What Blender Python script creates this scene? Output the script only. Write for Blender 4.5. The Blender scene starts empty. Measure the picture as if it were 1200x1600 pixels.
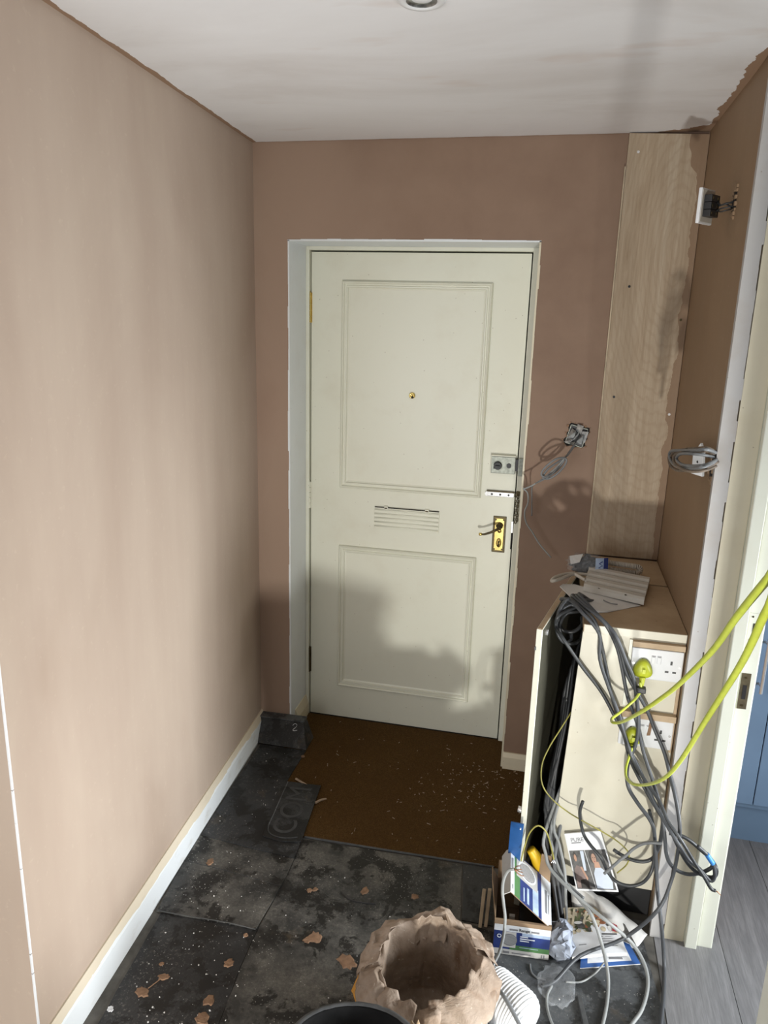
import bpy, bmesh, math, random
from mathutils import Vector, Matrix, noise

S = bpy.context.scene
COL = S.collection
PI = math.pi

# ------------------------------------------------------------------ camera
FOCAL_PX = 1165.26                      # for a 1200 x 1600 frame
YAW, PITCH, ROLL = 0.2167, 0.2521, 0.0278
cam_data = bpy.data.cameras.new('camera')
cam_data.sensor_fit = 'VERTICAL'
cam_data.sensor_height = 32.0
cam_data.lens = 32.0 * FOCAL_PX / 1600.0
cam_data.clip_start = 0.02
cam = bpy.data.objects.new('camera', cam_data)
COL.objects.link(cam)
fwd = Vector((-math.sin(YAW) * math.cos(PITCH), math.cos(YAW) * math.cos(PITCH), -math.sin(PITCH)))
r0 = Vector((math.cos(YAW), math.sin(YAW), 0.0))
u0 = r0.cross(fwd)
rgt = math.cos(ROLL) * r0 + math.sin(ROLL) * u0
upv = rgt.cross(fwd)
M3 = Matrix((rgt, upv, -fwd)).transposed()
cam.matrix_world = Matrix.Translation((1.1083, -2.7031, 1.734)) @ M3.to_4x4()
S.camera = cam

# ------------------------------------------------------------------ light
S.view_settings.view_transform = 'Standard'
S.view_settings.look = 'None'
S.view_settings.gamma = 1.0
S.view_settings.use_curve_mapping = False
S.view_settings.exposure = 0.0
world = bpy.data.worlds.new('world')
S.world = world
world.use_nodes = True
bg = world.node_tree.nodes['Background']
bg.inputs['Color'].default_value = (0.92, 0.95, 1.0, 1)
bg.inputs['Strength'].default_value = 0.30


def lamp(name, kind, loc, target, power, colour, size=0.1, size_y=None):
    d = bpy.data.lights.new(name, kind)
    d.energy = power
    d.color = colour
    if kind == 'AREA':
        d.shape = 'RECTANGLE'
        d.size = size
        d.size_y = size_y or size
    else:
        d.shadow_soft_size = size
    o = bpy.data.objects.new(name, d)
    COL.objects.link(o)
    o.location = loc
    v = Vector(target) - Vector(loc)
    o.rotation_euler = v.to_track_quat('-Z', 'Y').to_euler()
    return o


# a work light standing low in the hall behind the camera, daylight from the kitchen window and from the room behind
lamp('work_light', 'AREA', (1.43, -3.25, 0.12), (0.75, 0.0, 1.0), 46.0, (1.0, 0.985, 0.92), 0.09)
kw = lamp('kitchen_window', 'AREA', (3.3, -1.40, 0.85), (0.0, -1.2, 0.42), 30.0, (0.93, 0.97, 1.0), 1.0, 0.8)
kw.data.spread = math.radians(85)
lamp('room_window', 'AREA', (-0.6, -4.4, 1.1), (0.6, -0.4, 1.9), 46.0, (0.94, 0.97, 1.0), 1.6, 1.3)

# ------------------------------------------------------------------ materials


def srgb(r, g, b):
    f = lambda c: (c / 255 / 12.92) if c / 255 <= 0.04045 else ((c / 255 + 0.055) / 1.055) ** 2.4
    return (f(r), f(g), f(b), 1.0)


class NT:
    """small helper around a node tree"""

    def __init__(self, name):
        self.m = bpy.data.materials.new(name)
        self.m.use_nodes = True
        self.t = self.m.node_tree
        self.b = self.t.nodes['Principled BSDF']
        self._co = None

    def n(self, kind, **kw):
        x = self.t.nodes.new(kind)
        for k, v in kw.items():
            setattr(x, k, v)
        return x

    def lk(self, a, b):
        self.t.links.new(a, b)

    def co(self, scale=(1, 1, 1), rot=(0, 0, 0)):
        if self._co is None:
            self._co = self.n('ShaderNodeTexCoord').outputs['Object']
        mp = self.n('ShaderNodeMapping')
        mp.inputs['Scale'].default_value = scale
        mp.inputs['Rotation'].default_value = rot
        self.lk(self._co, mp.inputs['Vector'])
        return mp.outputs['Vector']

    def noise(self, scale, detail=4, rough=0.55, stretch=(1, 1, 1), dist=0.0):
        x = self.n('ShaderNodeTexNoise')
        x.inputs['Scale'].default_value = scale
        x.inputs['Detail'].default_value = detail
        x.inputs['Roughness'].default_value = rough
        x.inputs['Distortion'].default_value = dist
        self.lk(self.co(stretch), x.inputs['Vector'])
        return x.outputs['Fac']

    def voro(self, scale, stretch=(1, 1, 1), feature='F1'):
        x = self.n('ShaderNodeTexVoronoi', feature=feature)
        x.inputs['Scale'].default_value = scale
        self.lk(self.co(stretch), x.inputs['Vector'])
        return x.outputs['Distance']

    def ramp(self, fac, stops):
        x = self.n('ShaderNodeValToRGB')
        e = x.color_ramp.elements
        while len(e) < len(stops):
            e.new(0.5)
        for k, (p, c) in enumerate(stops):
            e[k].position = p
            e[k].color = c if isinstance(c, tuple) else (c, c, c, 1)
        self.lk(fac, x.inputs['Fac'])
        return x.outputs['Color']

    def mix(self, fac, a, b, blend='MIX'):
        x = self.n('ShaderNodeMix', data_type='RGBA', blend_type=blend)
        for sock, v in ((x.inputs[0], fac), (x.inputs[6], a), (x.inputs[7], b)):
            if isinstance(v, (int, float)):
                sock.default_value = v
            elif isinstance(v, tuple):
                sock.default_value = v
            else:
                self.lk(v, sock)
        return x.outputs[2]

    def math(self, op, a, b=0.0, c=0.0):
        x = self.n('ShaderNodeMath', operation=op)
        for i, v in enumerate((a, b, c)):
            if isinstance(v, (int, float)):
                x.inputs[i].default_value = v
            else:
                self.lk(v, x.inputs[i])
        return x.outputs[0]

    def xyz(self):
        s = self.n('ShaderNodeSeparateXYZ')
        self.lk(self.co(), s.inputs[0])
        return s.outputs

    def bump(self, h, strength=0.2, dist=0.01):
        x = self.n('ShaderNodeBump')
        x.inputs['Strength'].default_value = strength
        x.inputs['Distance'].default_value = dist
        self.lk(h, x.inputs['Height'])
        self.lk(x.outputs['Normal'], self.b.inputs['Normal'])

    def out(self, col, rough=0.5, metal=0.0, spec=0.5):
        for sock, v in ((self.b.inputs['Base Color'], col), (self.b.inputs['Roughness'], rough), (self.b.inputs['Metallic'], metal)):
            if isinstance(v, (int, float, tuple)):
                sock.default_value = v
            else:
                self.lk(v, sock)
        self.b.inputs['Specular IOR Level'].default_value = spec
        return self.m


def plain(name, c, rough=0.5, metal=0.0, var=0.12, scale=30, bump=0.0, spec=0.5):
    """one colour with a slight mottle"""
    k = NT(name)
    dark = tuple(v * (1 - var) for v in c[:3]) + (1,)
    lite = tuple(min(1, v * (1 + var)) for v in c[:3]) + (1,)
    nz = k.noise(scale)
    if bump:
        k.bump(nz, bump)
    return k.out(k.ramp(nz, [(0.3, dark), (0.7, lite)]), rough, metal, spec)


def mat_plaster(name, a, b, c):
    k = NT(name)
    big = k.noise(1.6, 5, 0.6, (1, 1, 0.5), 0.6)
    streak = k.noise(5.0, 4, 0.6, (1, 1, 0.16))
    base = k.ramp(big, [(0.32, a), (0.5, b), (0.68, c)])
    base = k.mix(0.42, base, k.ramp(streak, [(0.3, a), (0.7, c)]))
    fine = k.noise(60, 3)
    base = k.mix(k.ramp(fine, [(0.62, 0.0), (0.8, 0.10)]), base, (0.75, 0.62, 0.5, 1))
    k.bump(k.noise(9, 6, 0.6, (1, 1, 0.4)), 0.10, 0.01)
    return k.out(base, k.ramp(big, [(0.3, 0.55), (0.7, 0.75)]), 0, 0.35)


MP = {}
MP['plaster'] = mat_plaster('pink_plaster', (0.350, 0.268, 0.210, 1), (0.405, 0.320, 0.260, 1), (0.455, 0.370, 0.300, 1))


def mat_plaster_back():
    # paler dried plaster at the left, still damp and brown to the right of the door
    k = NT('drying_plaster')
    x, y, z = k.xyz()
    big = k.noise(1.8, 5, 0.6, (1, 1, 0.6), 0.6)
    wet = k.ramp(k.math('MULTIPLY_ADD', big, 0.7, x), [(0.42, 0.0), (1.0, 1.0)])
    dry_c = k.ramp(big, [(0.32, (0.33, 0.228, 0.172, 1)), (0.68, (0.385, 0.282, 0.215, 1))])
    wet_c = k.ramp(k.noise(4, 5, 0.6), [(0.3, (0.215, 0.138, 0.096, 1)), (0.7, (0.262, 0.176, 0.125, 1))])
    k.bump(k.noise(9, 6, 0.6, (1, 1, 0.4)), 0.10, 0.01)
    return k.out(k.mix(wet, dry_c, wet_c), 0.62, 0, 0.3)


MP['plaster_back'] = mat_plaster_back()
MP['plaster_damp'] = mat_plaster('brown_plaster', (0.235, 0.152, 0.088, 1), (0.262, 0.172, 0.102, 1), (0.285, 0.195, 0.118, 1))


def mat_ceiling():
    k = NT('mist_coat_ceiling')
    big = k.noise(1.5, 5, 0.6, (0.8, 2.0, 1), 0.5)
    base = k.ramp(big, [(0.3, (0.67, 0.65, 0.65, 1)), (0.5, (0.76, 0.755, 0.77, 1)), (0.7, (0.80, 0.80, 0.82, 1))])
    pink = k.noise(3.2, 3, 0.5, (1, 2.6, 1))
    base = k.mix(k.ramp(pink, [(0.62, 0.0), (0.80, 0.4)]), base, (0.55, 0.42, 0.35, 1))
    x, y, z = k.xyz()
    nz = k.noise(14, 4, 0.6)
    nb = k.noise(4, 3, 0.5)
    wob = k.math('MULTIPLY_ADD', nz, 0.05, k.math('MULTIPLY', nb, 0.045))
    # plaster not yet painted along the right-hand wall, the left wall and in the corner
    er = k.math('GREATER_THAN', k.math('ADD', x, wob), 1.545)
    el = k.math('LESS_THAN', k.math('SUBTRACT', k.math('MULTIPLY_ADD', y, 0.0476, x), k.math('MULTIPLY', wob, 0.42)), -0.003)
    eb = k.math('GREATER_THAN', k.math('MULTIPLY_ADD', nz, 0.012, y), 0.001)
    cd = k.math('ADD', k.math('MULTIPLY', k.math('SUBTRACT', 1.518, x), 1.0), k.math('MULTIPLY', k.math('SUBTRACT', -0.02, y), 1.6))
    ec = k.math('LESS_THAN', k.math('SUBTRACT', cd, k.math('MULTIPLY', nz, 0.22)), 0.0)
    m = k.math('MAXIMUM', k.math('MAXIMUM', er, el), k.math('MAXIMUM', eb, ec))
    base = k.mix(m, base, (0.30, 0.195, 0.13, 1))
    k.bump(k.noise(10, 5, 0.6, (1, 2, 1)), 0.08, 0.01)
    return k.out(base, 0.7, 0, 0.3)


MP['ceiling'] = mat_ceiling()


def mat_paint(name, c, rough=0.4, dirt=0.25, stain=(0.45, 0.36, 0.22, 1)):
    k = NT(name)
    d = k.noise(7, 6, 0.65)
    base = k.mix(k.ramp(d, [(0.50, 0.0), (0.78, dirt)]), c, stain)
    sp = k.voro(26)
    base = k.mix(k.ramp(sp, [(0.03, 0.55), (0.055, 0.0)]), base, (0.20, 0.15, 0.09, 1))
    k.bump(k.noise(40, 3), 0.05, 0.004)
    return k.out(base, rough)


MP['cream'] = mat_paint('cream_gloss', (0.735, 0.74, 0.635, 1), 0.34, 0.14)
MP['cream_old'] = mat_paint('aged_cream_paint', (0.66, 0.595, 0.45, 1), 0.42, 0.45)
MP['cream_warm'] = mat_paint('warm_cream_paint', (0.66, 0.60, 0.455, 1), 0.38, 0.2)
MP['cream_mid'] = mat_paint('cupboard_cream_paint', (0.62, 0.585, 0.475, 1), 0.38, 0.2)
MP['olive'] = mat_paint('dark_olive_face', (0.060, 0.057, 0.040, 1), 0.42, 0.3, (0.12, 0.11, 0.085, 1))  # inner face of the cupboard door, darker olive than its outside
MP['white_paint'] = mat_paint('white_primer', (0.73, 0.77, 0.80, 1), 0.5, 0.14, (0.5, 0.42, 0.34, 1))
MP['grey_filler'] = mat_paint('grey_white_filler', (0.40, 0.388, 0.38, 1), 0.6, 0.35, (0.30, 0.22, 0.15, 1))
MP['dark_gap'] = plain('dark_gap', (0.012, 0.010, 0.009, 1), 0.9)  # near-black that paints the shade inside gaps and holes


def mat_skirting():
    k = NT('skylit_skirting')
    x, y, z = k.xyz()
    nz = k.noise(9, 4, 0.6, (1, 0.35, 3))
    m = k.ramp(k.math('MULTIPLY_ADD', nz, 0.05, z), [(0.0, 0.0), (1.0, 1.0)])
    edge = k.math('GREATER_THAN', k.math('MULTIPLY_ADD', nz, 0.055, z), 0.111)
    base = k.mix(edge, (0.74, 0.78, 0.81, 1), (0.64, 0.57, 0.45, 1))  # lower face painted bluish white for reflected daylight; sloped top stays cream
    st = k.noise(18, 5, 0.6, (1, 0.5, 1))
    base = k.mix(k.ramp(st, [(0.58, 0.0), (0.75, 0.4)]), base, (0.42, 0.37, 0.29, 1))
    return k.out(base, 0.5)


MP['skirting'] = mat_skirting()


def mat_sheet(name, base_c, scuff_c, scuff=0.8, speck=True, blot=0.9, lo=0.50):
    k = NT(name)
    n1 = k.noise(5.5, 10, 0.74, (1, 1, 1), 0.1)
    n2 = k.noise(10, 9, 0.70, (1, 1, 1), 0.25)
    n3 = k.noise(3.2, 5, 0.6)
    fine = k.noise(140, 5, 0.75)
    base = k.mix(k.math('MULTIPLY', k.ramp(n1, [(lo - 0.08, 0.0), (lo + 0.16, scuff)]), k.ramp(fine, [(0.30, 0.35), (0.62, 1.0)])), base_c, scuff_c)
    base = k.mix(k.math('MULTIPLY', k.ramp(fine, [(0.56, 0.0), (0.70, 0.8)]), k.ramp(n3, [(0.42, 0.0), (0.58, 0.75)])), base, (0.30, 0.285, 0.25, 1))
    bl = k.math('MULTIPLY', k.ramp(n2, [(0.49, 0.0), (0.535, blot)]), k.ramp(k.noise(4.1, 4), [(0.38, 0.0), (0.48, 1.0)]))
    base = k.mix(bl, base, (0.005, 0.0045, 0.004, 1))
    br = k.ramp(k.noise(6.3, 5, 0.6), [(0.63, 0.0), (0.72, 0.3)])
    base = k.mix(br, base, (0.17, 0.125, 0.075, 1))
    if speck:
        v = k.voro(110)
        v2 = k.noise(5, 3)
        base = k.mix(k.math('MULTIPLY', k.ramp(v, [(0.10, 1.0), (0.17, 0.0)]), k.ramp(v2, [(0.5, 0.0), (0.6, 0.85)])), base, (0.45, 0.44, 0.41, 1))
    k.bump(k.math('ADD', n1, k.math('MULTIPLY', bl, -0.35)), 0.22, 0.006)
    return k.out(base, k.ramp(n1, [(0.3, 0.40), (0.7, 0.62)]), 0, 0.42)


MP['sheet'] = mat_sheet('black_sheet', (0.032, 0.032, 0.031, 1), (0.215, 0.205, 0.182, 1))
MP['sheet_dark'] = mat_sheet('black_gritty_sheet', (0.018, 0.019, 0.021, 1), (0.085, 0.085, 0.084, 1), 0.7, True, 0.9, 0.54)
MP['sheet_clean'] = mat_sheet('smooth_black_sheet', (0.027, 0.029, 0.032, 1), (0.060, 0.062, 0.064, 1), 0.7, False, 0.7, 0.5)
MP['sheet_grey'] = mat_sheet('daylit_dusty_sheet', (0.065, 0.071, 0.077, 1), (0.15, 0.156, 0.16, 1), 0.9, True, 0.6, 0.45)  # bluish grey painted in for daylight reflected off the sheet, plus dusty scuffs


MP['rubber_raised'] = plain('worn_raised_rubber', (0.050, 0.052, 0.054, 1), 0.5, 0, 0.3, 30)


def mat_coir():
    k = NT('coir_pile')
    n = k.noise(260, 3, 0.7)
    b = k.noise(4, 4, 0.6)
    base = k.ramp(n, [(0.3, (0.056, 0.029, 0.009, 1)), (0.6, (0.118, 0.065, 0.021, 1)), (0.8, (0.23, 0.14, 0.058, 1))])
    base = k.mix(k.ramp(b, [(0.4, 0.0), (0.7, 0.35)]), base, (0.075, 0.035, 0.010, 1))
    k.bump(n, 0.7, 0.01)
    return k.out(base, 0.95, 0, 0.1)


MP['coir'] = mat_coir()


def mat_ply():
    k = NT('plywood_face')
    g = k.noise(2.6, 5, 0.6, (9, 9, 0.55), 1.6)
    f = k.noise(30, 4, 0.6, (6, 6, 0.25))
    base = k.ramp(g, [(0.3, (0.30, 0.226, 0.150, 1)), (0.5, (0.375, 0.295, 0.208, 1)), (0.7, (0.42, 0.345, 0.255, 1))])
    base = k.mix(k.ramp(f, [(0.35, 0.30), (0.6, 0.0)]), base, (0.25, 0.175, 0.11, 1))
    # flat-sawn figure: rings about a point well up the board
    w = k.n('ShaderNodeTexWave', wave_type='RINGS', rings_direction='Y')
    w.inputs['Scale'].default_value = 11.0
    w.inputs['Detail Scale'].default_value = 1.6
    w.inputs['Distortion'].default_value = 5.5
    w.inputs['Detail'].default_value = 3
    mp = k.n('ShaderNodeMapping')
    mp.inputs['Location'].default_value = (-1.455 * 2.2, 0, -1.98 * 0.75)
    mp.inputs['Scale'].default_value = (2.2, 1, 0.75)
    k.lk(k._co, mp.inputs['Vector'])
    k.lk(mp.outputs['Vector'], w.inputs['Vector'])
    base = k.mix(k.ramp(w.outputs['Fac'], [(0.0, 0.20), (0.4, 0.0)]), base, (0.24, 0.16, 0.10, 1))
    # plaster wiped over its right-hand edge
    x, y, z = k.xyz()
    nz = k.noise(6, 5, 0.6, (1, 1, 1))
    n2 = k.noise(9, 3, 0.5, (1, 1, 0.6))
    top = k.ramp(z, [(0.0, 0.0), (1.0, 0.0)])
    m = k.math('GREATER_THAN', k.math('MULTIPLY_ADD', nz, 0.075, x), 1.531)
    hi = k.math('MULTIPLY', k.math('GREATER_THAN', k.math('MULTIPLY_ADD', n2, 0.30, z), 2.35), k.math('GREATER_THAN', k.math('MULTIPLY_ADD', n2, 0.13, x), 1.525))
    base = k.mix(k.math('MULTIPLY', k.math('MAXIMUM', m, hi), 0.85), base, (0.215, 0.135, 0.082, 1))
    k.bump(f, 0.05, 0.003)
    return k.out(base, 0.62, 0, 0.3)


MP['ply'] = mat_ply()


def mat_board(name, a, b, rough=0.7):
    k = NT(name)
    g = k.noise(8, 6, 0.65)
    base = k.ramp(g, [(0.3, a), (0.7, b)])
    v = k.voro(30)
    base = k.mix(k.ramp(v, [(0.04, 0.7), (0.09, 0.0)]), base, (0.16, 0.09, 0.05, 1))
    return k.out(base, rough)


MP['cab_top'] = mat_board('raw_board_top', (0.39, 0.275, 0.165, 1), (0.50, 0.37, 0.235, 1))
MP['batten'] = mat_board('raw_batten', (0.40, 0.28, 0.17, 1), (0.56, 0.43, 0.29, 1))
MP['laminate'] = None


def mat_laminate():
    k = NT('grey_laminate')
    g = k.noise(3.0, 5, 0.6, (16, 1.1, 1), 0.8)
    f = k.noise(30, 3, 0.6, (8, 0.5, 1))
    base = k.ramp(g, [(0.3, (0.190, 0.188, 0.192, 1)), (0.55, (0.245, 0.242, 0.247, 1)), (0.75, (0.31, 0.306, 0.312, 1))])
    base = k.mix(k.ramp(f, [(0.4, 0.35), (0.6, 0.0)]), base, (0.115, 0.114, 0.118, 1))
    return k.out(base, 0.5)


MP['laminate'] = mat_laminate()
MP['blue'] = plain('blue_cabinet_paint', (0.175, 0.275, 0.42, 1), 0.42, 0, 0.06, 6)
MP['blue_dark'] = plain('blue_plinth_paint', (0.165, 0.26, 0.39, 1), 0.45, 0, 0.06, 6)
MP['grey_plastic'] = plain('grey_cable_sheath', (0.058, 0.062, 0.068, 1), 0.45, 0, 0.15, 20)
MP['dark_sheath'] = plain('dark_cable_sheath', (0.030, 0.031, 0.033, 1), 0.5, 0, 0.2, 20)
MP['black_sheath'] = plain('charcoal_cable_sheath', (0.034, 0.036, 0.038, 1), 0.42, 0, 0.2, 20)
MP['pale_sheath'] = plain('pale_grey_cable_sheath', (0.27, 0.28, 0.275, 1), 0.5, 0, 0.12, 20)
MP['mid_sheath'] = plain('mid_grey_cable_sheath', (0.165, 0.172, 0.178, 1), 0.5, 0, 0.12, 20)
MP['dirty_sheath'] = plain('dusty_cable_sheath', (0.15, 0.115, 0.085, 1), 0.7, 0, 0.45, 40)
MP['lead'] = plain('yellow_lead_sheath', (0.43, 0.49, 0.05, 1), 0.42, 0, 0.10, 60)
MP['earth'] = plain('green_yellow_sheath', (0.26, 0.235, 0.05, 1), 0.45, 0, 0.45, 25)
MP['copper'] = plain('copper_wire', (0.30, 0.15, 0.08, 1), 0.35, 0.9)
MP['brass'] = plain('polished_brass', (0.80, 0.62, 0.22, 1), 0.22, 1.0, 0.12, 40)
MP['brass_dark'] = plain('tarnished_brass', (0.075, 0.055, 0.022, 1), 0.42, 0.5, 0.4, 60)
MP['bronze'] = plain('bronze_plate', (0.13, 0.105, 0.062, 1), 0.5, 0.6, 0.3, 40)
MP['steel'] = plain('galvanised_steel', (0.36, 0.375, 0.38, 1), 0.36, 0.9, 0.5, 60)
MP['lockface'] = plain('worn_lock_case', (0.27, 0.285, 0.25, 1), 0.42, 0.5, 0.3, 60)
MP['chrome'] = plain('chrome_plate', (0.80, 0.80, 0.80, 1), 0.22, 0.7, 0.05)
MP['dark_metal'] = plain('dark_metal', (0.028, 0.028, 0.030, 1), 0.42, 0.5)
MP['white_plastic'] = plain('white_plastic', (0.72, 0.73, 0.75, 1), 0.32, 0, 0.04, 10)
MP['old_white'] = plain('yellowed_white_plastic', (0.52, 0.495, 0.445, 1), 0.5, 0, 0.07, 16)
MP['black_plastic'] = plain('black_plastic', (0.018, 0.018, 0.019, 1), 0.4)
MP['plug'] = plain('yellow_plug_plastic', (0.42, 0.46, 0.025, 1), 0.4, 0, 0.08, 30)
MP['paper'] = plain('white_paper', (0.66, 0.65, 0.63, 1), 0.75, 0, 0.07, 12)
MP['paper_bright'] = plain('bright_paper', (0.76, 0.77, 0.79, 1), 0.5, 0, 0.03, 12)
MP['envelope'] = plain('grey_white_wrapper', (0.50, 0.49, 0.47, 1), 0.7, 0, 0.12, 9)
MP['ink'] = plain('black_ink', (0.03, 0.03, 0.035, 1), 0.6)
MP['ink_grey'] = plain('grey_ink', (0.20, 0.20, 0.21, 1), 0.6)
MP['ink_white'] = plain('white_ink', (0.72, 0.75, 0.78, 1), 0.5)
MP['navy'] = plain('navy_print', (0.022, 0.040, 0.165, 1), 0.4, 0, 0.3, 14)
MP['pale_blue'] = plain('pale_blue_print', (0.40, 0.50, 0.66, 1), 0.4, 0, 0.25, 25)
MP['green_print'] = plain('green_print', (0.075, 0.19, 0.07, 1), 0.45, 0, 0.15, 20)
MP['card'] = plain('brown_card', (0.30, 0.205, 0.125, 1), 0.8, 0, 0.12, 25)
MP['card_dark'] = plain('brown_card_inside', (0.16, 0.105, 0.065, 1), 0.85, 0, 0.12, 25)
MP['blue_tool'] = plain('blue_plastic', (0.020, 0.095, 0.29, 1), 0.4, 0, 0.1)
MP['yellow_tool'] = plain('yellow_plastic', (0.80, 0.50, 0.02, 1), 0.35, 0, 0.06)
MP['blue_tape'] = plain('blue_tape', (0.05, 0.24, 0.62, 1), 0.4, 0, 0.08)
MP['skin_a'] = plain('printed_skin', (0.42, 0.23, 0.15, 1), 0.45, 0, 0.2, 40)
MP['hair'] = plain('printed_dark_hair', (0.022, 0.016, 0.013, 1), 0.5, 0, 0.3, 40)
MP['photo_dark'] = plain('printed_dark_interior', (0.075, 0.072, 0.07, 1), 0.45, 0, 0.7, 60)
MP['photo_mauve'] = plain('printed_mauve', (0.20, 0.14, 0.125, 1), 0.45, 0, 0.3, 30)
MP['photo_blue'] = plain('printed_pale_cloth', (0.56, 0.62, 0.72, 1), 0.45, 0, 0.08, 20)
MP['food_a'] = plain('printed_greens', (0.085, 0.10, 0.045, 1), 0.45, 0, 0.5, 40)
MP['food_b'] = plain('printed_cream_food', (0.50, 0.43, 0.31, 1), 0.45, 0, 0.35, 50)
MP['food_c'] = plain('printed_brown_food', (0.26, 0.10, 0.045, 1), 0.45, 0, 0.3, 40)
MP['red_print'] = plain('red_print', (0.36, 0.03, 0.045, 1), 0.45)
MP['blue_cover'] = plain('blue_leaflet', (0.035, 0.115, 0.36, 1), 0.4, 0, 0.12, 14)
MP['cloth'] = plain('grey_blue_cloth', (0.27, 0.30, 0.36, 1), 0.9, 0, 0.25, 30, 0.2)
MP['splat'] = plain('dried_plaster', (0.245, 0.145, 0.085, 1), 0.85, 0, 0.22, 60, 0.3)
MP['shaving'] = plain('pale_wood', (0.36, 0.265, 0.185, 1), 0.8, 0, 0.25, 60)
MP['timber'] = plain('offcut_timber', (0.46, 0.38, 0.27, 1), 0.75, 0, 0.18, 30)
MP['grey_wood'] = plain('dark_grey_batten', (0.075, 0.078, 0.08, 1), 0.6, 0, 0.3, 40)
MP['subfloor'] = plain('grey_subfloor', (0.105, 0.098, 0.086, 1), 0.85, 0, 0.35, 18)
MP['hose'] = plain('white_hose_plastic', (0.72, 0.735, 0.75, 1), 0.22, 0, 0.05, 10)
MP['bucket'] = plain('black_bucket_rubber', (0.008, 0.008, 0.008, 1), 0.8, 0, 0.5, 20, 0, 0.15)
MP['sponge'] = plain('pale_plaster_lump', (0.42, 0.31, 0.20, 1), 0.9, 0, 0.2, 40)
MP['orange'] = plain('orange_plastic', (0.62, 0.29, 0.045, 1), 0.5, 0, 0.15, 30)
MP['rope_white'] = plain('off_white_curly_lead', (0.46, 0.42, 0.36, 1), 0.6, 0, 0.1, 30)


def mat_clear():
    k = NT('clear_film')
    k.b.inputs['Transmission Weight'].default_value = 0.0
    k.out((0.80, 0.84, 0.88, 1), 0.15)
    k.b.inputs['Alpha'].default_value = 0.11
    k.bump(k.noise(40, 4), 0.5, 0.01)
    return k.m


MP['film'] = mat_clear()


def mat_sack():
    k = NT('brown_paper_sack')
    n1 = k.noise(9, 6, 0.65)
    base = k.ramp(n1, [(0.3, (0.215, 0.155, 0.110, 1)), (0.5, (0.33, 0.255, 0.195, 1)), (0.72, (0.46, 0.375, 0.305, 1))])
    n2 = k.noise(7, 4, 0.6, (1, 1, 1), 1.0)
    base = k.mix(k.ramp(n2, [(0.56, 0.0), (0.66, 0.75)]), base, (0.17, 0.095, 0.05, 1))
    n3 = k.noise(55, 3, 0.7)
    base = k.mix(k.ramp(n3, [(0.66, 0.0), (0.72, 0.7)]), base, (0.62, 0.54, 0.45, 1))
    cr = k.voro(9, (1, 1, .6), 'DISTANCE_TO_EDGE')
    cr2 = k.voro(24, (.7, 1.2, 1), 'DISTANCE_TO_EDGE')
    h = k.math('ADD', k.math('MULTIPLY', k.math('MINIMUM', cr, 0.25), 2.0), k.math('MULTIPLY', k.math('MINIMUM', cr2, 0.25), 0.8))
    k.bump(k.math('ADD', h, k.math('MULTIPLY', k.noise(14, 6, 0.7, (1, 1, 1), 1.0), 1.6)), 0.42, 0.012)
    return k.out(base, 0.72, 0, 0.35)


MP['sack'] = mat_sack()

# ------------------------------------------------------------------ mesh helpers


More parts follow.
